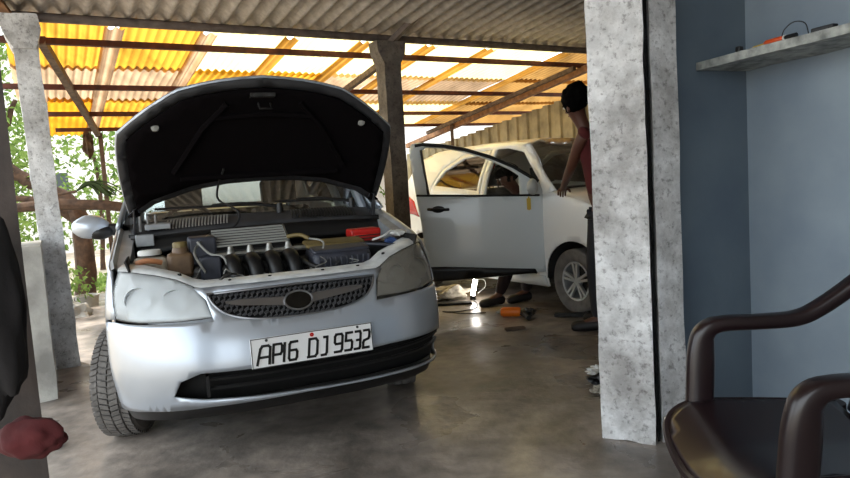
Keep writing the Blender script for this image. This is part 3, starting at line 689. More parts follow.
# battery
bt = MB(); bt.box((.53, -.22, .80), (.20, .22, .20)); bt = bt.build('battery', M['black'], sil, bevel=.01)
mb = MB(); mb.box((.50, -.20, .945), (.17, .12, .045)); mb.box((.50, -.27, .91), (.15, .02, .07)); mb.build('battery_cover', M['red'], bt, bevel=.01)
for i in range(4):
    mb = MB(); mb.box((.50, -.282, .885+i*.016), (.14, .012, .005)); mb.build('cover_rib', M['black'], bt)
mb = MB(); mb.blob((.60, -.37, .90), .022, (1.5, 1, .8), .2); mb.build('tape_bundle', M['blue'], sil)
mb = MB(); mb.blob((.665, -.32, .935), .035, (1.3, 1, .5), .15); mb.build('washer_funnel', M['whitep'], sil)
# fluid reservoirs
r1 = MB(); r1.box((-.465, -.30, .875), (.12, .10, .12)); r1.lathe([(.04, 0), (.038, .02), (.034, .03)], (-.46, -.30, .93), 'z', 16); r1 = r1.build('fluid_reservoir', M['brownres'], sil, bevel=.02)
mb = MB(); mb.lathe([(.001, .032), (.030, .031), (.034, .026), (.034, .004), (.030, 0)], (-.46, -.30, .955), 'z', 8); mb.build('reservoir_cap', M['yellowlid'], r1)
r1 = MB(); r1.box((-.60, -.24, .86), (.16, .14, .12)); r1 = r1.build('coolant_reservoir', M['creased'], sil, bevel=.025)
mb = MB(); mb.lathe([(.001, .026), (.05, .024), (.055, .015), (.055, 0)], (-.60, -.22, .93), 'z', 16); mb.build('reservoir_cap', M['whitep'], r1)
mb = MB(); mb.tube(spline([(-.66, -.36, .905), (-.62, -.37, .915), (-.58, -.37, .91), (-.55, -.36, .90)], 4), .013, 8); mb.build('orange_hose', M['orangedull'] if 'orangedull' in M else M['orange'], sil)
# random hoses, wires
rs = random.Random(11)
for i in range(58):
    x = rs.uniform(-.46, .45); y = rs.uniform(-.66, -.40); z = rs.uniform(.70, .80); p = [Vector((x, y, z))]
    for k in range(4): p.append(p[-1]+Vector((rs.uniform(-.06, .06), rs.uniform(-.035, .035), rs.uniform(-.03, .035))))
    mb = MB(); mb.tube(spline(p, 4), rs.choice((.002, .003, .006)), 6); mb.build('wire', rs.choice((M['rubber_side'], M['rubber_side'], M['engine'], M['engine'], M['alu'], M['ventpale'])), en)
for pts, r, m in (([(-.38, -.33, .98), (-.33, -.37, .92), (-.27, -.40, .90), (-.25, -.45, .82)], .006, 'ventpale'), ([(.16, -.36, .95), (.22, -.42, .93), (.18, -.48, .86), (.12, -.50, .80)], .005, 'ventpale'),
                  ([(.50, -.36, .91), (.56, -.38, .93), (.62, -.34, .95), (.66, -.36, .92)], .006, 'whitep'), ([(.42, -.40, .90), (.52, -.44, .89), (.60, -.46, .88)], .010, 'bluegrey'), ([(-.32, -.24, 1.0), (-.36, -.30, .98), (-.40, -.38, .93), (-.36, -.46, .84)], .007, 'alu'),
                  ([(.10, -.40, .86), (.13, -.50, .83), (.20, -.54, .80)], .012, 'engine'), ([(.06, -.30, .965), (.12, -.33, .97), (.16, -.36, .95)], .010, 'yellowlid')):
    mb = MB(); mb.tube(spline(pts, 5), r, 7); mb.build('hose', M[m], en)
mb = MB(); mb.box((0, -.60, .60), (.80, .05, .30)); mb.build('radiator', M['engine'], sil)

# ------------------------------------------------------------------ white hatchback, front door open
WA = R(32)
wht = thing('car', 'white hatchback behind the post with its front door swung wide open', 'car', (1.94, 5.88, 0), WA)
SB = Shape([(.15, -.70), (.30, -.78), (.50, -.80), (.62, -.76), (.72, -.72), (.82, -.62), (.92, -.50)],
           [(.15, .76), (.30, .81), (.50, .83), (.90, .825), (1.06, .80), (1.2, .755), (1.35, .68), (1.5, .60), (1.56, .56)], 3.06)
SB.YS = -.18; SB.yref = SB.YS-SB.B
wb = [(0, .22), (.7, .22)]+[(1.03, .25)]+[(SB.q(.345*math.cos(R(a))), .28+.345*math.sin(R(a))) for a in (175, 160, 145, 129)]+[(1.1, .66), (.9, .70), (.6, .66), (.45, .70), (0, .74)]
wb = wb+[(-a, b) for a, b in wb[1:-1]][::-1]
wi = [(-.5, .30), (.5, .30), (.56, .45), (.3, .50), (-.3, .50), (-.56, .45)]
patch(SB, wb, [wi], step=.05).build('bumper', M['white'], wht, solid=.012, offset=0)
patch(SB, [(x*1.05, .4+(z-.4)*1.1) for x, z in wi], step=.06, off=-.04).build('grille', M['blackmesh'], wht)
for sg in (-1, 1):
    hp = [(sg*a, b) for a, b in [(.47, .71), (.60, .67), (.9, .71), (1.08, .80), (1.10, .86), (.8, .84), (.55, .78)]]
    h = patch(SB, hp, step=.05, off=-.03).build('headlight', M['reflector'], wht); patch(SB, hp, step=.04).build('headlight_lens', M['lens'], h)
P = []
for i in range(11):
    t = i/10; row = []
    for j in range(17):
        s = j/8-1; q = s*1.0; a = SB(q, lerp([(0, .75), (.45, .75), (.8, .85), (1.05, .88)], abs(q))); b = Vector((s*.76, .24+.20*s*s, 1.07-.02*s*s)); p = a.lerp(b, t); p.z += .07*math.sin(PI*min(1, t*1.0))*(1-.5*s*s); row.append(p)
    P.append(row)
mb = MB(); mb.grid(P); mb.build('bonnet', M['white'], wht, solid=.01, ang=60)
open_panels(SB, wht, 'white', -1, door_front=False); open_panels(SB, wht, 'white', 1)
greenhouse(SB, wht, 'white'); cabin(wht)
for sg in (-1, 1):
    tyre('wheel', wht, (sg*.74, 0, .28), R(-4), r=.29, tread=False, style='alloy', m_rim='alloy', mirror=sg)
    tyre('wheel', wht, (sg*.74, 2.4, .28), 0, r=.29, tread=False, style='alloy', m_rim='alloy', mirror=sg)
    patch(SB.side(sg), [(2.44, .80), (2.60, .83), (2.98, .84), (3.0, 1.02), (2.80, 1.06), (2.58, .98)], step=.05).build('tail_lamp', M['redlamp'], wht, solid=.03, offset=0)
    patch(SB.side(sg), [(.36, .20), (2.02, .20), (2.02, .30), (.36, .30)], step=.08).build('sill', M['white_shaded'], wht, solid=.03, offset=0)
    for y in (0, 2.4):
        mb = MB(); mb.grid([[(sg*x, y+.345*math.cos(R(a)), .28+.345*math.sin(R(a))) for x in (.42, .81)] for a in range(0, 181, 15)]); mb.build('wheel_liner', M['dark'], wht, solid=.006)
mb = MB(); mb.tube([SB.side(-1)(y, z)+Vector((-.004, 0, 0)) for y, z in ((1.22, 1.0), (1.225, 1.25), (1.21, 1.47))], .018, 6); mb.build('pillar_trim', M['white'], wht)
# the open door, hinged at its front edge
hinge = Vector((-.80, .37, 0))
def dsurf(s, z):   # door skin in its closed position, origin at the hinge
    return Vector((-(lerp(SB.W, z)-.80)-.012*math.sin(PI*min(1, max(0, s/1.2))), s, z))
dout = [(0, .34), (.5, .315), (1.04, .30), (1.06, .5), (1.09, .85), (1.12, 1.07), (1.165, 1.40), (1.175, 1.50), (1.15, 1.545), (1.09, 1.56), (.86, 1.53), (.66, 1.482), (.44, 1.40), (.24, 1.30), (.03, 1.15), (0, 1.05)]
dwin = [(.20, 1.03), (1.0, 1.085), (1.06, 1.49), (1.02, 1.520), (.85, 1.50), (.66, 1.448), (.46, 1.37), (.28, 1.27), (.20, 1.21)]
door = patch(dsurf, dout, [dwin], step=.05).build('door', M['white_shaded'], wht, solid=.028, offset=0)
door['label'] = 'open front door seen from outside'
door.location = hinge; door.rotation_euler.z = R(54.5)
dsub = lambda mb, n, m, **k: mb.build(n, M[m], door, **k)
dsub(patch(dsurf, dwin, step=.08), 'door_glass', 'glassclear')
mb = MB(); mb.tube([dsurf(*p)+Vector((-.018, 0, 0)) for p in [(.03, 1.14), (.24, 1.285), (.44, 1.385), (.66, 1.468), (.86, 1.515), (1.05, 1.543), (1.12, 1.535)]], .017, 6); dsub(mb, 'window_frame_seal', 'black')
mb = MB(); mb.tube([dsurf(*p)+Vector((-.016, 0, 0)) for p in [(.03, 1.02), (.6, 1.05), (1.12, 1.083)]], .010, 6); mb.tube([dsurf(*p)+Vector((-.014, 0, 0)) for p in [(1.01, 1.085), (1.04, 1.3), (1.065, 1.49)]], .012, 6); dsub(mb, 'belt_moulding', 'black')
dsub(patch(dsurf, [(.08, .335), (1.045, .302), (1.06, .44), (.9, .435), (.10, .372)], step=.06, off=-.022), 'door_cladding', 'black', solid=.012)
mb = MB(); a = dsurf(.84, .945)+Vector((-.02, 0, 0)); b = dsurf(1.02, .955)+Vector((-.02, 0, 0)); mb.tube([a, a.lerp(b, .15)+Vector((-.035, 0, 0)), a.lerp(b, .85)+Vector((-.035, 0, 0)), b], .013, 8); mb.blob((a+b)/2, .045, (.25, 1.3, .7), 0); dsub(mb, 'door_handle', 'black')
mb = MB(); mb.blob((-.13, .10, 1.10), .09, (.85, .55, .80), .02); o = dsub(mb, 'wing_mirror', 'mirrorgrey'); mb = MB(); mb.bar((-.02, .10, 1.05), (-.09, .10, 1.07), .05, .05); mb.build('mirror_arm', M['black'], o)
mb = MB(); mb.box(dsurf(.13, .95)+Vector((-.03, 0, 0)), (.006, .035, .10)); mb.box(dsurf(.13, .955)+Vector((-.034, 0, 0)), (.004, .012, .12)); dsub(mb, 'paper_tag', 'yellow')
mb = MB(); mb.box((.06, .58, .66), (.04, .94, .62)); dsub(mb, 'door_trim', 'dark', bevel=.02)
mb = MB(); mb.bar((-.80, .39, .55), (-.80, .36, .55), .06, .05); mb.bar((-.80, .39, .85), (-.80, .36, .85), .06, .05); mb.build('door_hinge', M['engine'], wht)

# ------------------------------------------------------------------ setting
def prismz(poly, z0, z1, name, m, parent=None, cuts=0, jit=0, **k):
    mb = MB(); mb.prism(poly, lambda x, y: Vector((x, y, z0)), (0, 0, z1-z0))
    if cuts:
        bmesh.ops.subdivide_edges(mb.bm, edges=mb.bm.edges[:], cuts=cuts, use_grid_fill=True); mb.jitter(jit, 9)
    return mb.build(name, m, parent, **k)
quad = lambda u0, u1, v0, v1: [tuple(bw(a, b)[:2]) for a, b in ((u0, v0), (u1, v0), (u1, v1), (u0, v1))]
struct(prismz(quad(-.22, 7.6, -3.0, 9.6), -.10, 0, 'floor', M['floor'], smooth=False))
g = struct(prismz(quad(-25, 30, -12, 40), -.16, -.11, 'ground', M['soil'], smooth=False))
g.name = 'floor_yard'
# right-hand room: wall stub, side wall
C0 = Vector((1.57, 3.13, 0)); WD = Vector((.33, -.944, 0)); WN = Vector((.944, .33, 0))
e = C0+WD*4.2
struct(prismz([C0[:2], e[:2], (e+WN*.15)[:2], (C0+WN*.15+Vector((.02, .15, 0)))[:2]], 0, 3.2, 'wall_right', M['bluewall_lit'], smooth=False))
struct(prismz([(1.105, 2.95), (1.57, 3.13), (1.60, 3.30), (1.10, 3.14)], 0, 3.2, 'wall_back', M['bluewall'], smooth=False))
struct(prismz([(1.60, 3.30), (1.75, 3.25), tuple(bw(7.4, -.2)[:2]), tuple(bw(7.45, -.05)[:2])], 0, 3.2, 'wall_side', M['bluewall_lit'], smooth=False)) if False else None
pl = prismz([(.742, 2.84), (.945, 2.725), (1.06, 3.05), (.88, 3.17)], 0, 3.16, 'brick_pillar', M['pillar'], cuts=24, jit=.008, ang=60)
pl.name = 'masonry_pillar'; tag(pl, 'broad whitewashed masonry pillar between the yard and the blue-walled room', 'pillar')
dj = prismz([(.982, 2.748), (1.112, 2.80), (1.09, 2.93), (1.02, 2.95)], 0, 3.16, 'door_jamb', M['pillar'], cuts=16, jit=.005, ang=60)
tag(dj, 'narrow whitewashed jamb strip right of the black gap in the pillar', 'door jamb')
gp = prismz([(.965, 2.762), (.979, 2.768), (.996, 2.84), (.990, 2.84)], 0, 3.16, 'shutter_channel', M['blackgloss']); tag(gp, 'black vertical shutter channel between the pillar and the jamb strip', 'shutter channel')
struct(prismz(quad(-.6, 7.4, -1.75, -1.6), 0, 3.35, 'wall_rear_blocker', M['plaster'], smooth=False))  # unseen wall added behind the camera to block sky light
struct(prismz(quad(6.9, 7.05, -1.6, 5.4), 0, 3.2, 'wall_far_right', M['plaster'], smooth=False))
# shelf
sh0 = Vector((1.285, 3.015, 0)); a = sh0; b = sh0+WD*1.9
ss = prismz([a[:2], b[:2], (b+WN*.31)[:2], (a+WN*.303)[:2]], 1.625, 1.660, 'wall_shelf', M['slab'], cuts=14, jit=.004, ang=50); tag(ss, 'rough stone slab shelf on the blue wall at top right', 'shelf')
def onshelf(t, s, dz=0): return sh0+WD*t+WN*s+Vector((0, 0, 1.662+dz))
sd = thing('screwdriver', 'orange handled screwdriver lying on the stone shelf', 'screwdriver', onshelf(.40, .04, .012), math.atan2(WD.y, WD.x))
mb = MB(); mb.tube([(-.06, 0, 0), (-.05, 0, 0), (.02, 0, 0), (.035, 0, 0)], [.006, .011, .012, .008], 10); mb.build('handle', M['orangered'], sd)
mb = MB(); mb.tube([(.035, 0, 0), (.042, 0, 0)], .0125, 10); mb.build('collar', M['whitep'], sd)
mb = MB(); mb.tube([(.042, 0, 0), (.09, 0, 0)], .010, 8); mb.build('grip', M['black'], sd); mb = MB(); mb.tube([(-.06, 0, 0), (-.12, 0, -.004)], .003, 6); mb.build('blade', M['yellow'], sd)
mb = MB(); c = onshelf(.47, .05, .0); mb.tube(spline([c+WD*-.06+Vector((0, 0, .004)), c+WD*-.045+Vector((0, 0, .045)), c+Vector((0, 0, .066)), c+WD*.05+Vector((0, 0, .05)), c+WD*.065+Vector((0, 0, .004))], 6), .0022, 5); tag(mb.build('wire_loop', M['rubber_side']), 'thin dark wire loop standing over the screwdriver on the shelf', 'wire')
mb = MB(); mb.box((0, 0, .013), (.026, .022, .026)); tag(mb.build('rubber_plug', M['black'], bevel=.004, loc=onshelf(.22, .03), rotz=.4), 'small black rubber plug on the shelf left of the screwdriver', 'plug')
mb = MB(); mb.box((0, 0, .010), (.09, .03, .018)); tag(mb.build('black_bracket', M['black'], bevel=.004, loc=onshelf(.60, .05), rotz=-1.2), 'flat black bracket on the shelf right of the screwdriver', 'bracket')

# posts
lp = prismz([tuple((Vector((-2.735, 4.80, 0))+BU*a+BV*b)[:2]) for a, b in ((-.078, -.078), (.078, -.078), (.078, .078), (-.078, .078))], 0, 2.46, 'roof_post', M['pillar'], cuts=20, jit=.010, ang=60)
for v in lp.data.vertices: v.co.x -= .020*v.co.z
mb = MB(); c = Vector((-2.79, 4.80, 2.44)); mb.prism([(-.074, -.12), (.074, -.12), (.11, .02), (.10, .12), (-.15, .12), (-.13, .04)], lambda x, z: c+BU*x+BV*-.11+Vector((0, 0, z)), BV*.22)
bmesh.ops.subdivide_edges(mb.bm, edges=mb.bm.edges[:], cuts=5, use_grid_fill=True); mb.jitter(.012, 12); mb.build('post_head', M['pillar'], lp, ang=60)
tag(lp, 'whitewashed peeling post with a chipped head, left of the silver car', 'post')
def conc_post(name, a, b, label):
    c = bw(a, b); o = prismz([tuple((c+BU*x+BV*y)[:2]) for x, y in ((-.085, -.085), (.085, -.085), (.085, .085), (-.085, .085))], 0, 2.36, name, M['postgrey'], cuts=14, jit=.006, ang=60)
    mb = MB(); mb.prism([(-.083, -.2), (.083, -.2), (.09, -.03), (.14, .05), (.15, .17), (-.15, .17), (-.14, .07), (-.09, -.03)], lambda x, z: c+BU*x+BV*-.09+Vector((0, 0, 2.36+z)), BV*.18)
    bmesh.ops.subdivide_edges(mb.bm, edges=mb.bm.edges[:], cuts=3, use_grid_fill=True); mb.jitter(.006, 12); mb.build('post_head', M['postgrey'], o, ang=60); tag(o, label, 'post'); return o
conc_post('roof_post', 2.93, 5.56, 'grey concrete post with a flared head between the two cars')
pw = prismz(quad(-.20, -.05, 4.6, 5.46), 0, .96, 'wall_left', M['plaster'], cuts=12, jit=.008, ang=60); struct(pw)
# beams, purlins, rafters
def beam(name, a, b, m, label, r=.03, box=None, group=None):
    mb = MB()
    if box: mb.bar(a, b, *box)
    else: mb.tube([a+(b-a)*i/12+Vector((0, 0, -.0)) for i in range(13)], r, 10); mb.jitter(.004, 3)
    return tag(mb.build(name, M[m]), label, 'beam', group)
beam('roof_pipe', bw(-1.5, 5.62, 2.585), bw(7.0, 5.62, 2.585), 'steel', 'thick grey pipe along the edge of the grey corrugated roof', r=.035)
beam('roof_purlin', bw(-.9, 6.02, 2.50), bw(7.3, 6.02, 2.50), 'rust', 'rusty purlin nearest behind the grey pipe, under the yellow sheets', box=(.05, .05))
beam('roof_purlin', bw(-.25, 7.36, roofz(7.36)-.035), bw(7.3, 7.36, roofz(7.36)-.035), 'rust', 'rusty purlin second behind the grey pipe, level with the bonnet top', box=(.05, .05))
beam('roof_purlin', bw(-.1, 8.45, roofz(8.45)-.035), bw(7.3, 8.45, roofz(8.45)-.035), 'rust', 'rusty purlin third behind the grey pipe, low over the white car', box=(.05, .05))
beam('roof_purlin', bw(.2, 9.25, roofz(9.25)-.035), bw(7.3, 9.25, roofz(9.25)-.035), 'rust', 'rusty purlin along the far low edge of the yellow roof', box=(.045, .045))
beam('roof_rafter', bw(.10, 6.0, 2.50), bw(.68, 9.44, 2.08), 'wood', 'weathered timber rafter slanting from the left post to the far eave', box=(.06, .07))
beam('roof_rafter', bw(3.12, 5.9, 2.46), bw(3.2, 9.3, 2.07), 'wood', 'weathered timber rafter running back from the middle post', box=(.055, .06))
beam('roof_rafter', bw(5.86, 5.7, 2.48), bw(5.88, 10.6, 1.88), 'woodpale', 'long pale timber rafter beside the sheet metal wall', box=(.08, .08))
beam('roof_rafter', bw(5.62, 5.9, 2.44), bw(5.66, 9.5, 2.02), 'wood', 'thin timber rafter just left of the long pale rafter', box=(.045, .05))
beam('roof_strut', bw(2.93, 5.56, 2.50), Vector((.27, 5.90, 2.86)), 'steel', 'slanting strut from the middle post up under the grey roof', box=(.05, .05))
beam('roof_strut', Vector((-2.80, 4.72, 2.50)), Vector((-2.98, 4.70, 2.80)), 'woodpale', 'pale timber stub on the head of the left post', box=(.06, .06))
beam('eave_post', Vector((-4.10, 8.5, 2.10)), Vector((-4.13, 8.55, 0)), 'wood', 'thin dark pole under the far left roof corner', box=(.05, .05))
beam('eave_post', bw(5.80, 8.95, 2.12), bw(5.80, 8.95, 0), 'wood', 'thin grey pole behind the white car under the far eave', box=(.05, .05))
# near corrugated roof
def corr(u0, u1, v0, v1, zf, pitch, amp, nv=2, ph=0., spp=8, sag=0., tilt=0.):
    n = int((u1-u0)/pitch*spp); P = []
    for i in range(nv+1):
        v = v0+(v1-v0)*i/nv
        P.append([bw(u0+(u1-u0)*j/n, v, zf(v)+amp*math.cos(2*PI*(j/spp+ph))+sag*noise.noise(Vector((j*.02, v, 0)))) for j in range(n+1)])
    mb = MB(); mb.grid(P); return mb
nz = lambda v: 2.648+.10*(5.6-v)
rr = random.Random(3)
mb = MB()
for k in range(5):
    v1 = 5.80-k*1.45; v0 = v1-1.55
    n = int(9.2/.146*8); P = []
    for i in range(3):
        v = v0+(v1-v0)*i/2
        P.append([bw(-2.0+9.2*j/n, v, nz(v)+(.012 if i == 2 else 0)-.012+.028*math.cos(2*PI*j/8)) for j in range(n+1)])
    mb.grid(P)
struct(mb.build('ceiling', M['asb'], solid=.007, ang=60))
# far translucent sheets
rows = [(5.78, 7.02), (6.88, 8.12), (7.98, 9.5)]
names = {'amber': 'amber yellow', 'paley': 'bright pale yellow', 'pinkf': 'faded pinkish', 'tanf': 'brownish', 'orangef': 'deep orange'}
cols = [-.15, .62, 1.36, 2.10, 2.84, 3.58, 4.32, 5.40, 7.3]
grid = [['amber', 'amber', 'paley', 'paley', 'paley', 'paley', 'paley', 'tanf'],
        ['pinkf', 'pinkf', 'amber', 'amber', 'pinkf', 'pinkf', 'pinkf', 'tanf'],
        ['orangef', 'amber', 'pinkf', 'amber', 'paley', 'paley', 'paley', 'tanf']]
pos_r = ['of the nearest row', 'of the middle row', 'of the far lowest row']
pos_c = ['leftmost', 'second from left', 'third from left', 'fourth from left', 'fourth from right', 'third from right', 'second from right', 'rightmost']
for ri_, (v0, v1) in enumerate(rows):
    for ci in range(8):
        ph = rr.random()
        lo = v0+(rr.uniform(-.02, .02)); hi = v1+rr.uniform(-.03, .03)+(.25 if (ri_ == 2 and ci == 0) else 0)
        du = rr.uniform(-.03, .03)
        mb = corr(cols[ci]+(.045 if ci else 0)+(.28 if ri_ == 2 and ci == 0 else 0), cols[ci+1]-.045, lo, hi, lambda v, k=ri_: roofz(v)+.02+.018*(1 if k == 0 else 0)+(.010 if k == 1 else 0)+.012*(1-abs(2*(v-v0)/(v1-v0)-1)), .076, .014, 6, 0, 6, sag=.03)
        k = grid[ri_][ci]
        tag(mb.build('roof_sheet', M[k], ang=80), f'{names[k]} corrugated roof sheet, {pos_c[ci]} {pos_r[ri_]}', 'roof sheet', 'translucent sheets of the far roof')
# narrow strips over the joints between the sheets
for i, (u, m, where) in enumerate(((.62, 'pinkf', 'near the left post'), (1.36, 'pinkf', 'above the left bonnet corner'), (2.10, 'tans', 'above the bonnet top'), (2.84, 'tans', 'just left of the middle post'), (3.58, 'tans', 'just right of the middle post'), (4.32, 'tans', 'above the open white door'), (5.40, 'tans', 'above the white car roof'))):
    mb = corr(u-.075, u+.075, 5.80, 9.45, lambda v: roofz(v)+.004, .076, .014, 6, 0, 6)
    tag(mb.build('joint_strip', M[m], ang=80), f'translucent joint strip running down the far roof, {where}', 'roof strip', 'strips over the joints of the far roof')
# metal sheet wall on the far right
P = []; n = 160
mb = MB()
for k in range(24):
    v0 = 5.4+k*.235; zt = lerp([(5.4, 2.42), (6.15, 2.22), (8.8, 1.93), (11, 1.74)], v0)
    mb.grid([[bw(6.10+(.028 if j in (1, 2) else 0), v0+.25*x, z) for j, x in enumerate((0, .08, .5, .58, 1))] for z in (0, zt)])
struct(mb.build('wall_far', M['sheetmetal'], solid=.004, smooth=False))
# neighbours beyond the eave
nb = thing('neighbour_roof', 'low dark corrugated roof beyond the far eave behind the white car', 'roof', bw(5.2, 12.2), R(30))
mb = MB(); n = 160
mb.grid([[(-1.0+5.4*j/n, y, z+.025*math.cos(2*PI*j/6)) for j in range(n+1)] for y, z in ((-.9, 1.62), (1.5, 2.10))]); mb.build('roof_sheet', M['asb'], nb, solid=.01)
mb = MB(); mb.box((1.6, .6, .85), (5, .1, 1.7)); mb.build('wall', M['house'], nb)
def house(loc, rz, size, label, wins):
    h = thing('house', label, 'house', loc, rz); w, d, z = size
    mb = MB(); mb.box((0, 0, z/2), (w, d, z)); mb.build('wall', M['house'], h)
    mb = MB(); mb.box((0, 0, z+.07), (w+.4, d+.4, .14)); mb.build('roof_slab', M['plaster'], h)
    for x, zz in wins:
        mb = MB(); mb.box((x, -d/2-.01, zz), (1.0, .06, 1.1)); o = mb.build('window', M['house'], h)
        mb = MB(); mb.box((x, -d/2-.045, zz), (.86, .02, .96)); mb.build('pane', M['housewin'], o)
house(Vector((-1.6, 19, -.11)), R(12), (9, 4, 4.2), 'pale two-storey house seen between the bonnet and the middle post', [(-1.9, 1.6), (.9, 1.6), (3.0, 1.5), (.9, 3.3)])
house(Vector((-12.5, 19, -.11)), R(30), (7, 5, 5.2), 'pale house far back behind the trees on the left', [(-1.5, 1.7), (1.5, 1.7), (1.5, 3.9), (-1.5, 3.9)])

# trees
def leaves(mb, c, r, n, size, rs, sq=(1, 1, .8)):
    for _ in range(n):
        while True:
            p = Vector((rs.uniform(-1, 1), rs.uniform(-1, 1), rs.uniform(-1, 1)))
            if .25 < p.length < 1: break
        p = Vector(c)+Vector((p.x*r*sq[0], p.y*r*sq[1], p.z*r*sq[2])); a = Vector((rs.gauss(0, 1), rs.gauss(0, 1), rs.gauss(0, 1)-.5)).normalized(); b = a.orthogonal().normalized(); b.rotate(Matrix.Rotation(rs.uniform(0, 6.28), 3, a)); s = size*rs.uniform(.6, 1.3)
        v = [mb.bm.verts.new(q) for q in (p, p+a*s*.5+b*s*.22+Vector((0, 0, .1*s)), p+a*s, p+a*s*.5-b*s*.22)]; mb.bm.faces.new(v)
def tree(base, trunk, crowns, label, dens=1., size=.11, seed=1, lm='leaf', cat='tree', name='tree', group=None):
    rs = random.Random(seed); t = thing(name, label, cat, base, 0, group)
    mb = MB()
    for pts, r in trunk: mb.tube(spline(pts, 4), [r*(1-.5*i/(len(spline(pts, 4))-1)) for i in range(len(spline(pts, 4)))], 9)
    mb.jitter(.03, 4); mb.build('trunk', M['bark'], t)
    mb = MB()
    for c, r in crowns: leaves(mb, c, r, int(1900*r*r*dens*(.1/size)**1.5), size, rs)
    mb.build('foliage', M[lm], t, smooth=False, recalc=False)
    return t
tree((-4.32, 8.12, -.11), [([(0, 0, 0), (.05, 0, .6), (.03, 0, 1.15), (-.25, .1, 1.45), (-.9, .1, 1.85), (-1.3, .2, 2.6)], .135), ([(0, 0, 1.1), (-.3, -.1, 1.35), (-.8, -.2, 1.45)], .07)],
     [((-1.3, .3, 2.1), .8), ((-2.1, .2, 3.1), 1.0)], 'leafy tree with a bent brown trunk behind the left post', .8, .10, 2)
tree((-6.2, 8.6, -.11), [([(0, 0, 0), (.1, 0, 1.2), (.2, .1, 2.6), (.6, .1, 3.6)], .10), ([(.15, 0, 1.6), (.7, 0, 2.1), (1.0, 0, 2.7)], .05)],
     [((0, 0, 2.2), .9), ((.8, 0, 3.2), 1.0), ((-.3, .2, 1.1), .7), ((.9, -.2, 1.4), .6), ((-.6, 0, 3.6), 1.2)], 'dense green tree at the far left edge of the yard', .8, .10, 5)
tree((-6.3, 12.6, -.11), [([(0, 0, 0), (.1, 0, 1.5), (0, 0, 3)], .05)], [((0, 0, 1.2), 1.0), ((-1.1, 0, 2.6), 1.0), ((.5, .2, 2.3), .8), ((-2.1, .4, 1.3), 1.1)], 'bushy tree farther back, seen between the left post and the car', .7, .14, 9)
tree((-1.25, 14.5, -.11), [([(0, 0, 0), (0, 0, .8)], .07)], [((0, 0, 1.1), .65), ((.4, .2, .6), .5)], 'small round bush in the gap between the bonnet and the middle post', .8, .12, 12, cat='bush', name='bush')
tree((-4.05, 7.2, -.11), [([(0, 0, 0), (.05, 0, .3)], .03)], [((0, 0, .45), .32), ((-.2, 0, .9), .25)], 'low leafy shrub at the foot of the left post', .9, .08, 21, cat='shrub', name='shrub')
# dry palm frond
pf = thing('palm_frond', 'dark drooping palm frond lying over the bent tree branch', 'palm frond', (-3.72, 7.05, 1.34))
mb = MB()
for i in range(26):
    a = R(-35+rr.uniform(-14, 40)); L = rr.uniform(.28, .5); pts = [Vector((0, 0, 0)), Vector((L*.5*math.cos(a), rr.uniform(-.05, .05), .10+.05*math.sin(a))), Vector((L*math.cos(a), rr.uniform(-.1, .1), -.10*rr.random()))]
    mb.tube(spline(pts, 4), [.008]*8+[.002], 4)
mb.build('leaflets', M['leafd'], pf); mb = MB(); mb.tube([(-.35, 0, -.04), (0, 0, .0)], .015, 6); mb.build('stalk', M['bark'], pf)
mb = MB(); mb.tube([(-.9, 0, -.02), (-.3, 0, .0), (.25, 0, -.05), (.6, 0, -.12)], [.05, .06, .055, .05], 8); mb.jitter(.02, 6); tag(mb.build('fallen_branch', M['bark'], loc=(-3.7, 7.12, 1.22), rotz=.1), 'thick brown branch beside the left post under the palm frond', 'branch')
mb = MB(); mb.blob((0, 0, .13), .14, (1, 1, .95), .25, 3, 5); tag(mb.build('rubble_sack', M['plaster'], loc=(-3.80, 6.95, -.11)), 'pale grey sack on the ground right of the left post', 'sack')
mb = MB(); mb.lathe([(.10, 0), (.13, .22), (.14, .24), (.12, .24), (.10, .05)], (0, 0, 0), 'z', 20); tag(mb.build('plant_pot', M['plaster'], loc=(-4.02, 7.6, -.11)), 'weathered grey pot behind the pale sack', 'pot')
mb = MB(); mb.blob((0, 0, 0), .09, (.7, .7, 1.6), .3, 3, 2); o = tag(mb.build('wasp_nest', M['bark'], loc=(-4.22, 8.40, 1.95)), 'dark lumpy nest hanging at the far left roof corner', 'nest')
gr_ = MB(); leaves(gr_, (0, 0, .06), .9, 1500, .10, rr, (1, 1, .10)); tag(gr_.build('grass_patch', M['leaf'], loc=(-4.7, 10.2, -.10), smooth=False, recalc=False), 'green grass patch in the sunlit yard', 'grass', kind='stuff')

# ------------------------------------------------------------------ left foreground
p = prismz([(-1.10, 1.46), (-.932, 1.50), (-1.045, 1.66), (-1.18, 1.62)], 0, 2.86, 'door_post', M['darkwood'], cuts=10, jit=.003, ang=60); tag(p, 'dark timber door post at the left edge of the view', 'post')
mb = MB(); mb.blob((0, 0, 0), .07, (.85, .6, 3.1), .12, 4, 3); tag(mb.build('hanging_jacket', M['blackcloth'], loc=(-.925, 1.37, .99)), 'dark garment hanging against the left door post', 'jacket')
mb = MB(); mb.blob((0, 0, 0), .042, (1.7, .7, 1.1), .12, 4, 8); tag(mb.build('hanging_rag', M['redcloth'], loc=(-.885, 1.38, .70)), 'dark red rag hanging below the dark garment', 'rag')

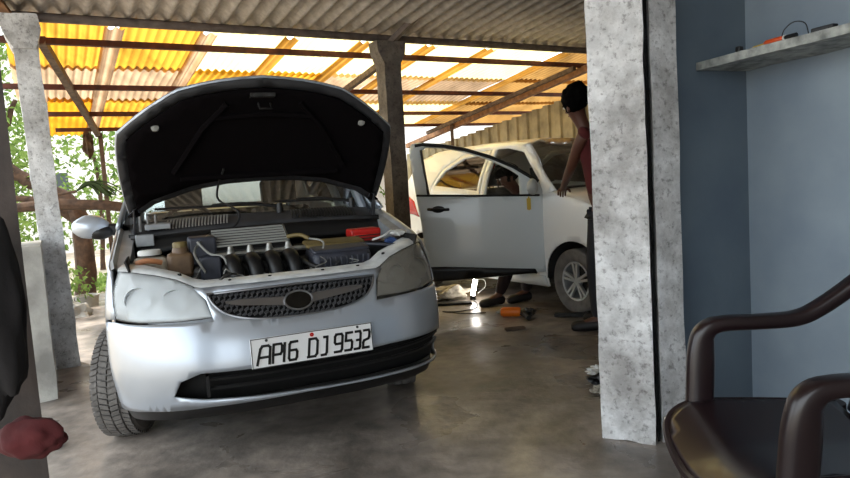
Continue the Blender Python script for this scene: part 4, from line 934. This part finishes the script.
# ------------------------------------------------------------------ floor items
mb = MB(); mb.blob((0, 0, .02), .035, (1.1, .8, .6), .5, 3, 4); tag(mb.build('crumpled_foil', M['foil'], loc=(-1.92, 3.17, 0)), 'crumpled silver foil scrap on the floor at lower left', 'foil scrap')
lt = thing('work_light', 'glowing white tube work light standing on the floor beside the rag heap', 'work light', (.44, 6.42, 0), 0)
mb = MB(); mb.tube([(0, 0, .045), (.035, 0, .20)], .022, 12); mb.build('tube', M['lamp'], lt)
mb = MB(); mb.lathe([(.001, 0), (.03, 0), (.03, .03), (.018, .05), (.001, .05)], (0, 0, 0), 'z', 12); mb.build('base', M['black'], lt)
mb = MB(); mb.tube(spline([(.035, 0, .20), (.12, .02, .19), (.13, .02, .12), (.05, .0, .06)], 6), .0025, 5); mb.build('hook', M['whitep'], lt)
mb = MB(); mb.tube(spline([(.44, 6.36, .006), (.46, 6.2, .006), (.42, 5.95, .006), (.25, 5.85, .006), (.12, 5.9, .006), (.30, 5.75, .006), (.50, 5.72, .006)], 6), .005, 5); tag(mb.build('power_cable', M['rubber_side']), 'thin dark cable curling over the floor in front of the work light', 'cable')
mb = MB(); mb.blob((0, 0, .06), .13, (1.5, .8, .55), .35, 4, 6); tag(mb.build('rag_heap', M['creased'], loc=(.20, 6.50, 0), rotz=.3), 'crumpled pale rag heap left of the work light', 'rag heap')
mb = MB(); mb.prism([(-.28, 0), (-.26, .03), (.30, .02), (.32, 0)], lambda x, z: Vector((x, 0, z)), (0, .10, 0)); tag(mb.build('rubber_strip', M['dark'], loc=(.10, 6.18, 0), bevel=.004), 'flat dark rubber strip in front of the pale rag heap', 'mat')
dr = thing('cordless_drill', 'orange and black power tool lying on the floor near the crouching man', 'power tool', (.70, 5.50, .045), R(-14))
mb = MB(); mb.tube([(-.09, 0, 0), (-.07, 0, 0), (.06, 0, 0), (.08, 0, 0)], [.030, .040, .042, .034], 14); mb.build('motor_housing', M['orange'], dr)
mb = MB(); mb.tube([(-.13, 0, 0), (-.09, 0, 0)], [.012, .022], 10); mb.build('chuck', M['alu'], dr)
mb = MB(); mb.blob((.14, -.02, -.003), .058, (1.1, .9, .68), .2); mb.build('battery_pack', M['black'], dr)
mb = MB(); mb.tube([(.10, -.02, 0), (.16, -.16, -.02)], [.025, .022], 8); mb.build('grip', M['black'], dr)
mb = MB(); mb.box((0, 0, .012), (.16, .05, .02)); tag(mb.build('chisel_block', M['wood'], loc=(.66, 5.02, 0), rotz=.2, bevel=.004), 'small flat brown offcut on the floor in front of the power tool', 'offcut')
mb = MB(); mb.box((0, 0, .02), (.28, .05, .03)); tag(mb.build('metal_bar', M['engine'], loc=(1.18, 5.35, 0), rotz=-.3, bevel=.004), 'short dark metal bar on the floor by the front wheel', 'bar')
for i, (dx, dy, dz, m, lab, r_) in enumerate(((.955, 3.77, 0, 'whitep', 'white crumpled packet against the pillar foot, farthest from the camera', .045), (.915, 3.61, 0, 'black', 'black crumpled packet between the two white scraps at the pillar foot', .045), (.87, 3.44, 0, 'creased', 'small pale paper scrap at the pillar foot, nearest the camera', .032))):
    mb = MB(); mb.blob((0, 0, r_*.55), r_, (1.2, .8, .6), .5, 3, i); tag(mb.build('crumpled_packet', M[m], loc=(dx+.02, dy, dz)), lab, 'litter')

# ------------------------------------------------------------------ plastic armchair
ch = thing('plastic_armchair', 'glossy dark maroon plastic armchair in the right foreground', 'chair', (.985, 1.70, 0), R(-94))
def seat(x, y):
    z = .455-.022*math.cos(min(1, abs(x)/.26)*PI/2)*(1 if y > -.2 else 1)+.012*abs(x)/.26
    if y < -.19: z -= 2.6*(y+.19)**2+.25*(-.19-y)
    return Vector((x*(1+.10*max(0, -y)), y, z))
so = [(p.x, p.y) for p in spline([(-.235, .21, 0), (-.265, 0, 0), (-.275, -.18, 0), (-.262, -.265, 0), (-.18, -.30, 0), (0, -.31, 0), (.18, -.30, 0), (.262, -.265, 0), (.275, -.18, 0), (.265, 0, 0), (.235, .21, 0)], 4)]
slots = [[(x-.006, -.10), (x+.006, -.10), (x+.006, .10), (x-.006, .10)] for x in (-.12, -.06, 0, .06, .12)]
st = patch(seat, so, step=.03).build('seat', M['chair'], ch, solid=.006)
mb = MB(); mb.tube([seat(*p)+Vector((0, 0, -.012)) for p in so], .014, 8); mb.build('seat_rim', M['chair'], st)
def flat(pts, w, t, up=Vector((1, 0, 0)), sub=5):
    """rounded strip: width w along the x axis, thickness t"""
    pts = spline(pts, sub); mb = MB(); rows = []
    W_ = w if callable(w) else (lambda k: w)
    for i, p in enumerate(pts):
        a = pts[max(i-1, 0)]; b = pts[min(i+1, len(pts)-1)]; d = (b-a).normalized(); n = d.cross(up).normalized(); k = i/(len(pts)-1)
        ww = W_(k)/2; tt = (t(k) if callable(t) else t)/2
        rows.append([p+up*(ww*math.copysign(abs(math.cos(c))**.6, math.cos(c)))+n*(tt*math.copysign(abs(math.sin(c))**.6, math.sin(c))) for c in [2*PI*j/16 for j in range(16)]])
    mb.grid(rows, closed_u=True); mb.bm.faces.new([mb.bm.verts.new(p) for p in rows[0]][::-1]); mb.bm.faces.new([mb.bm.verts.new(p) for p in rows[-1]]); bmesh.ops.remove_doubles(mb.bm, verts=mb.bm.verts[:], dist=1e-5); return mb
for sg in (-1, 1):
    x = sg*(.300+(.025 if sg > 0 else 0))
    ar = flat([Vector(p) for p in ((x*.97, -.172, .42), (x*.985, -.165, .53), (x, -.158, .63), (x, -.145, .675), (x, -.10, .698), (x, .02, .700), (x, .13, .705), (x*.99, .20, .735), (x*.96, .29, .80), (x*.90, .37, .875), (x*.80, .40, .93))],   .062, lambda k: .082-.036*min(1, max(0, (k-.15)/.25))).build('armrest', M['chair'], ch)
    flat([Vector(p) for p in ((x*.94, -.185, .43), (x*.98, -.20, .25), (x*1.03, -.225, .0))], lambda k: .062-.02*k, lambda k: .072-.03*k).build('leg', M['chair'], ch)
    flat([Vector(p) for p in ((x*.80, .21, .45), (x*.88, .25, .25), (x*.96, .31, .0))], lambda k: .06-.02*k, lambda k: .06-.02*k).build('leg', M['chair'], ch)
def back(x, t): return Vector((x*(1-.05*t), .20+.20*t-.05*math.cos(x/.26*PI/2)+.05, .44+.50*t+.02*math.cos(x/.26*PI/2)*t))
bo = [(-.22, 0), (.22, 0), (.27, .5), (.26, .9), (.18, 1.0), (-.18, 1.0), (-.26, .9), (-.27, .5)]
patch(back, bo, [[(x-.014, .22), (x+.014, .22), (x+.016, .80), (x-.016, .80)] for x in (-.17, -.10, -.035, .035, .10, .17)], step=.05).build('backrest', M['chair'], ch, solid=.012)

# ------------------------------------------------------------------ people
def skin(name, V, E_, parent, m, sub=2):
    me = bpy.data.meshes.new(name); keys = list(V); me.from_pydata([V[k][0] for k in keys], [(keys.index(a), keys.index(b)) for a, b in E_], [])
    o = bpy.data.objects.new(name, me); COL.objects.link(o)
    md = o.modifiers.new('s', 'SKIN'); md.use_smooth_shade = True; md.branch_smoothing = .6
    if not me.skin_vertices: me.attributes; bpy.context.view_layer.objects.active = o; o.select_set(True); bpy.ops.mesh.customdata_skin_add()
    for i, k in enumerate(keys):
        r = V[k][1]; r = r if isinstance(r, tuple) else (r, r); me.skin_vertices[0].data[i].radius = r; me.skin_vertices[0].data[i].use_root = (i == 0)
    s = o.modifiers.new('u', 'SUBSURF'); s.levels = s.render_levels = sub
    bpy.context.view_layer.update()
    dg = bpy.context.evaluated_depsgraph_get(); nm = bpy.data.meshes.new_from_object(o.evaluated_get(dg)); bpy.data.objects.remove(o)
    nm.materials.clear(); nm.materials.append(m); nm.polygons.foreach_set('use_smooth', [True]*len(nm.polygons))
    r = bpy.data.objects.new(name, nm); COL.objects.link(r); r.parent = parent; return r
def add_hand(V, E_, tag_, wrist, dirv, side, curl):
    """palm and five fingers; dirv along the hand, side towards the thumb, curl = palm facing direction"""
    d = Vector(dirv).normalized(); s = (Vector(side)-d*Vector(side).dot(d)).normalized(); c = Vector(curl); c = (c-d*c.dot(d)).normalized()
    w = Vector(wrist); V[tag_+'p'] = (w+d*.045, (.020, .034)); E_.append((tag_+'w', tag_+'p'))
    for i, (off, L) in enumerate(((.030, .068), (.011, .078), (-.009, .072), (-.028, .056))):
        p0 = w+d*.075+s*off; p1 = p0+d*L*.5+c*L*.12; p2 = p1+d*L*.4+c*L*.38
        V[f'{tag_}a{i}'] = (p0, .0105); V[f'{tag_}b{i}'] = (p1, .009); V[f'{tag_}c{i}'] = (p2, .0075)
        E_ += [(tag_+'p', f'{tag_}a{i}'), (f'{tag_}a{i}', f'{tag_}b{i}'), (f'{tag_}b{i}', f'{tag_}c{i}')]
    V[tag_+'t'] = (w+d*.03+s*.045+c*.01, .011); V[tag_+'u'] = (w+d*.06+s*.062+c*.03, .009); E_ += [(tag_+'p', tag_+'t'), (tag_+'t', tag_+'u')]
def person(name, label, J, mskin, mshirt, mtrous, sleeve, hands):
    """J: joint positions (world)"""
    base = Vector(((J['ftL'].x+J['ftR'].x)/2, (J['ftL'].y+J['ftR'].y)/2, 0)); pr = thing('person', label, 'person', base); J = {k: v-base for k, v in J.items()}
    V = {}; E_ = []
    fwd = J['fwd']+base
    V['hip'] = (J['hip'], (.135, .10)); V['waist'] = (J['hip'].lerp(J['chest'], .45), (.120, .09)); V['chest'] = (J['chest'], (.145, .10)); V['neck0'] = (J['chest'].lerp(J['neck'], .75), (.07, .06)); V['neck'] = (J['neck'], .052)
    hd = J['head']; up = (hd-J['neck']).normalized()
    V['jaw'] = (hd-up*.065+fwd*.015, (.062, .066)); V['skull'] = (hd, (.076, .090)); V['crown'] = (hd+up*.07-fwd*.01, (.060, .072))
    E_ += [('hip', 'waist'), ('waist', 'chest'), ('chest', 'neck0'), ('neck0', 'neck'), ('neck', 'jaw'), ('jaw', 'skull'), ('skull', 'crown')]
    for s in 'LR':
        V['sh'+s] = (J['sh'+s], .058); V['el'+s] = (J['el'+s], .040); V['fa'+s] = (J['el'+s].lerp(J['wr'+s], .35), .038); V[s+'w'] = (J['wr'+s], .026)
        E_ += [('chest', 'sh'+s), ('sh'+s, 'el'+s), ('el'+s, 'fa'+s), ('fa'+s, s+'w')]
        V['th'+s] = (J['hip'].lerp(J['kn'+s], .18)+(J['kn'+s]-J['hip'])*0, .090); V['kn'+s] = (J['kn'+s], .058); V['ca'+s] = (J['kn'+s].lerp(J['ft'+s], .35), .055); V['an'+s] = (J['ft'+s]+Vector((0, 0, .09)), .036); V['to'+s] = (J['ft'+s]+J['toe'+s]+base+Vector((0, 0, .035)), .034)
        E_ += [('hip', 'th'+s), ('th'+s, 'kn'+s), ('kn'+s, 'ca'+s), ('ca'+s, 'an'+s), ('an'+s, 'to'+s)]
        dd, sd_, cc = hands[s]; add_hand(V, E_, s, J['wr'+s], dd, sd_, cc)
    body = skin('body', V, E_, pr, mskin)
    # clothes: slightly larger skins of the same joints
    def sub(keys, grow, nm_, m, ends=()):
        VV = {k: (V[k][0], tuple(x+grow for x in (V[k][1] if isinstance(V[k][1], tuple) else (V[k][1],)*2))) for k in keys}
        EE = [(a, b) for a, b in E_ if a in VV and b in VV]
        for a, b, t, r in ends: VV[a+'e'] = (V[a][0].lerp(V[b][0], t), r+grow); EE.append((a, a+'e'))
        return skin(nm_, VV, EE, pr, m)
    sub(['hip', 'waist', 'chest', 'neck0', 'shL', 'shR'], .014, 'shirt', mshirt, [('shL', 'elL', sleeve, .05), ('shR', 'elR', sleeve, .05)])
    sub(['hip', 'thL', 'thR', 'knL', 'knR', 'caL', 'caR', 'anL', 'anR'], .016, 'trousers', mtrous)
    for s in 'LR':
        a = V['an'+s][0]; t = V['to'+s][0]; mb = MB(); d = (t-a); d.z = 0; d.normalize()
        mb.tube(spline([a-d*.05-Vector((0, 0, .045)), a+d*.02-Vector((0, 0, .040)), t-Vector((0, 0, .0)), t+d*.06-Vector((0, 0, .006))], 4), [.034, .04, .044, .045, .045, .044, .043, .042, .042, .041, .038, .03, .02], 10)
        o = mb.build('shoe', M['shoe'], pr)
    # hair, ears, face
    f = fwd.normalized(); sd_ = up.cross(f).normalized(); mb = MB()
    bmesh.ops.create_icosphere(mb.bm, subdivisions=4, radius=1)
    for v in mb.bm.verts:
        c = v.co.copy(); k = 1+.13*noise.noise(c*3.1)+.05*noise.noise(c*9)
        v.co = hd+up*.035-f*.022+sd_*(c.x*.100*k)+f*(c.y*.122*k)+up*(c.z*.108*k)
    for v in [v for v in mb.bm.verts if (v.co-hd).dot(f) > .045 and (v.co-hd).dot(up) < .045 or (v.co-hd).dot(up) < -.055]: mb.bm.verts.remove(v)
    mb.build('hair', M['hair'], pr)
    mb = MB()
    for s in (-1, 1): mb.blob(hd+sd_*s*.082-up*.01-f*.005, .022, (.6, 1, 1.4), 0, 2)
    mb.build('ear', mskin, pr)
    mb = MB(); mb.tube([hd+f*.088+up*.012, hd+f*.108-up*.022, hd+f*.092-up*.03], [.008, .014, .008], 8); mb.build('nose', mskin, pr)
    for s in (-1, 1):
        mb = MB(); mb.blob(hd+sd_*s*.032+f*.084+up*.012, .011, (1, 1, .7), 0, 2); e = mb.build('eye', M['whitep'], pr); mb = MB(); mb.blob(hd+sd_*s*.032+f*.0925+up*.012, .005, (1, 1, 1), 0, 2); mb.build('pupil', M['plateblk'], e)
        mb = MB(); mb.tube([hd+sd_*s*.015+f*.090+up*.030, hd+sd_*s*.048+f*.082+up*.030], .004, 6); mb.build('eyebrow', M['hair'], pr)
    mb = MB(); mb.tube([hd-sd_*.022+f*.080-up*.055, hd+f*.088-up*.055, hd+sd_*.022+f*.080-up*.055], .006, 6); mb.build('mouth', M['lips'], pr)
    return pr
Vc = Vector
person('mechanic', 'person in maroon vest leaning a hand on the white car, half behind the pillar',
    dict(hip=Vc((1.34, 4.84, .98)), chest=Vc((1.30, 4.90, 1.36)), neck=Vc((1.225, 4.90, 1.56)), head=Vc((1.175, 4.89, 1.705)), fwd=Vc((-.45, .85, -.30)).normalized(),
         shL=Vc((1.20, 4.76, 1.49)), shR=Vc((1.40, 5.03, 1.48)), elL=Vc((1.14, 4.95, 1.24)), wrL=Vc((1.14, 5.25, 1.09)), elR=Vc((1.46, 5.22, 1.26)), wrR=Vc((1.46, 5.40, 1.10)),
         knL=Vc((1.27, 4.86, .52)), ftL=Vc((1.27, 4.82, 0)), knR=Vc((1.38, 4.98, .52)), ftR=Vc((1.42, 5.05, 0)), toeL=Vc((-.14, .04, 0)), toeR=Vc((-.13, .08, 0))),
    M['skin'], M['shirtred'], M['trousers'], .15, dict(L=((.05, .9, -.35), (1, 0, 0), (0, -.2, -1)), R=((-.1, .8, -.5), (-1, 0, 0), (0, 0, -1))))
person('mechanic', 'person in dark clothes crouching in the white car doorway behind the open door',
    dict(hip=Vc((1.13, 6.24, .56)), chest=Vc((.99, 6.20, .93)), neck=Vc((.88, 6.16, 1.08)), head=Vc((.80, 6.12, 1.20)), fwd=Vc((-.80, -.25, -.30)).normalized(),
         shL=Vc((.98, 6.05, 1.03)), shR=Vc((1.00, 6.36, 1.03)), elL=Vc((.80, 6.08, .80)), wrL=Vc((.66, 6.18, .92)), elR=Vc((.86, 6.42, .80)), wrR=Vc((.68, 6.40, .92)),
         knL=Vc((.80, 6.06, .48)), ftL=Vc((.66, 6.06, 0)), knR=Vc((.98, 6.12, .46)), ftR=Vc((.93, 6.16, 0)), toeL=Vc((-.13, -.05, 0)), toeR=Vc((-.13, -.04, 0))),
    M['skin'], M['shirtblk'], M['trousers2'], .5, dict(L=((-.8, .3, .4), (0, .2, 1), (.2, 1, 0)), R=((-.8, -.1, .4), (0, -.2, 1), (.2, -1, 0))))

# ------------------------------------------------------------------ light, camera
w = bpy.data.worlds.new('world'); SC.world = w; w.use_nodes = True; bg = w.node_tree.nodes['Background']
bg.inputs[0].default_value = (.86, .94, 1.0, 1); bg.inputs[1].default_value = 3.2
sun = bpy.data.lights.new('sun', 'SUN'); sun.energy = 5.0; sun.angle = R(6); sun.color = (1, .95, .86); so_ = bpy.data.objects.new('sun', sun); COL.objects.link(so_)
so_.rotation_euler = Vector((-.35, .28, 1)).to_track_quat('Z', 'Y').to_euler()
cam = bpy.data.cameras.new('camera'); co = bpy.data.objects.new('camera', cam); COL.objects.link(co); SC.camera = co
cam.sensor_width = 36; cam.lens = 650/850*36; cam.clip_start = .05; cam.clip_end = 200
pt, rl = R(5), R(3.67); fw = Vector((0, math.cos(pt), -math.sin(pt))); r0 = Vector((1, 0, 0)); u0 = Vector((0, math.sin(pt), math.cos(pt)))
rt = r0*math.cos(rl)-u0*math.sin(rl); uu = u0*math.cos(rl)+r0*math.sin(rl)
co.matrix_world = Matrix.Translation((0, 0, 1.2)) @ Matrix((rt, uu, -fw)).transposed().to_4x4()
SC.view_settings.view_transform = 'Standard'; SC.view_settings.look = 'None'; SC.view_settings.gamma = 1; SC.view_settings.use_curve_mapping = False
SC.view_settings.exposure = 0.28
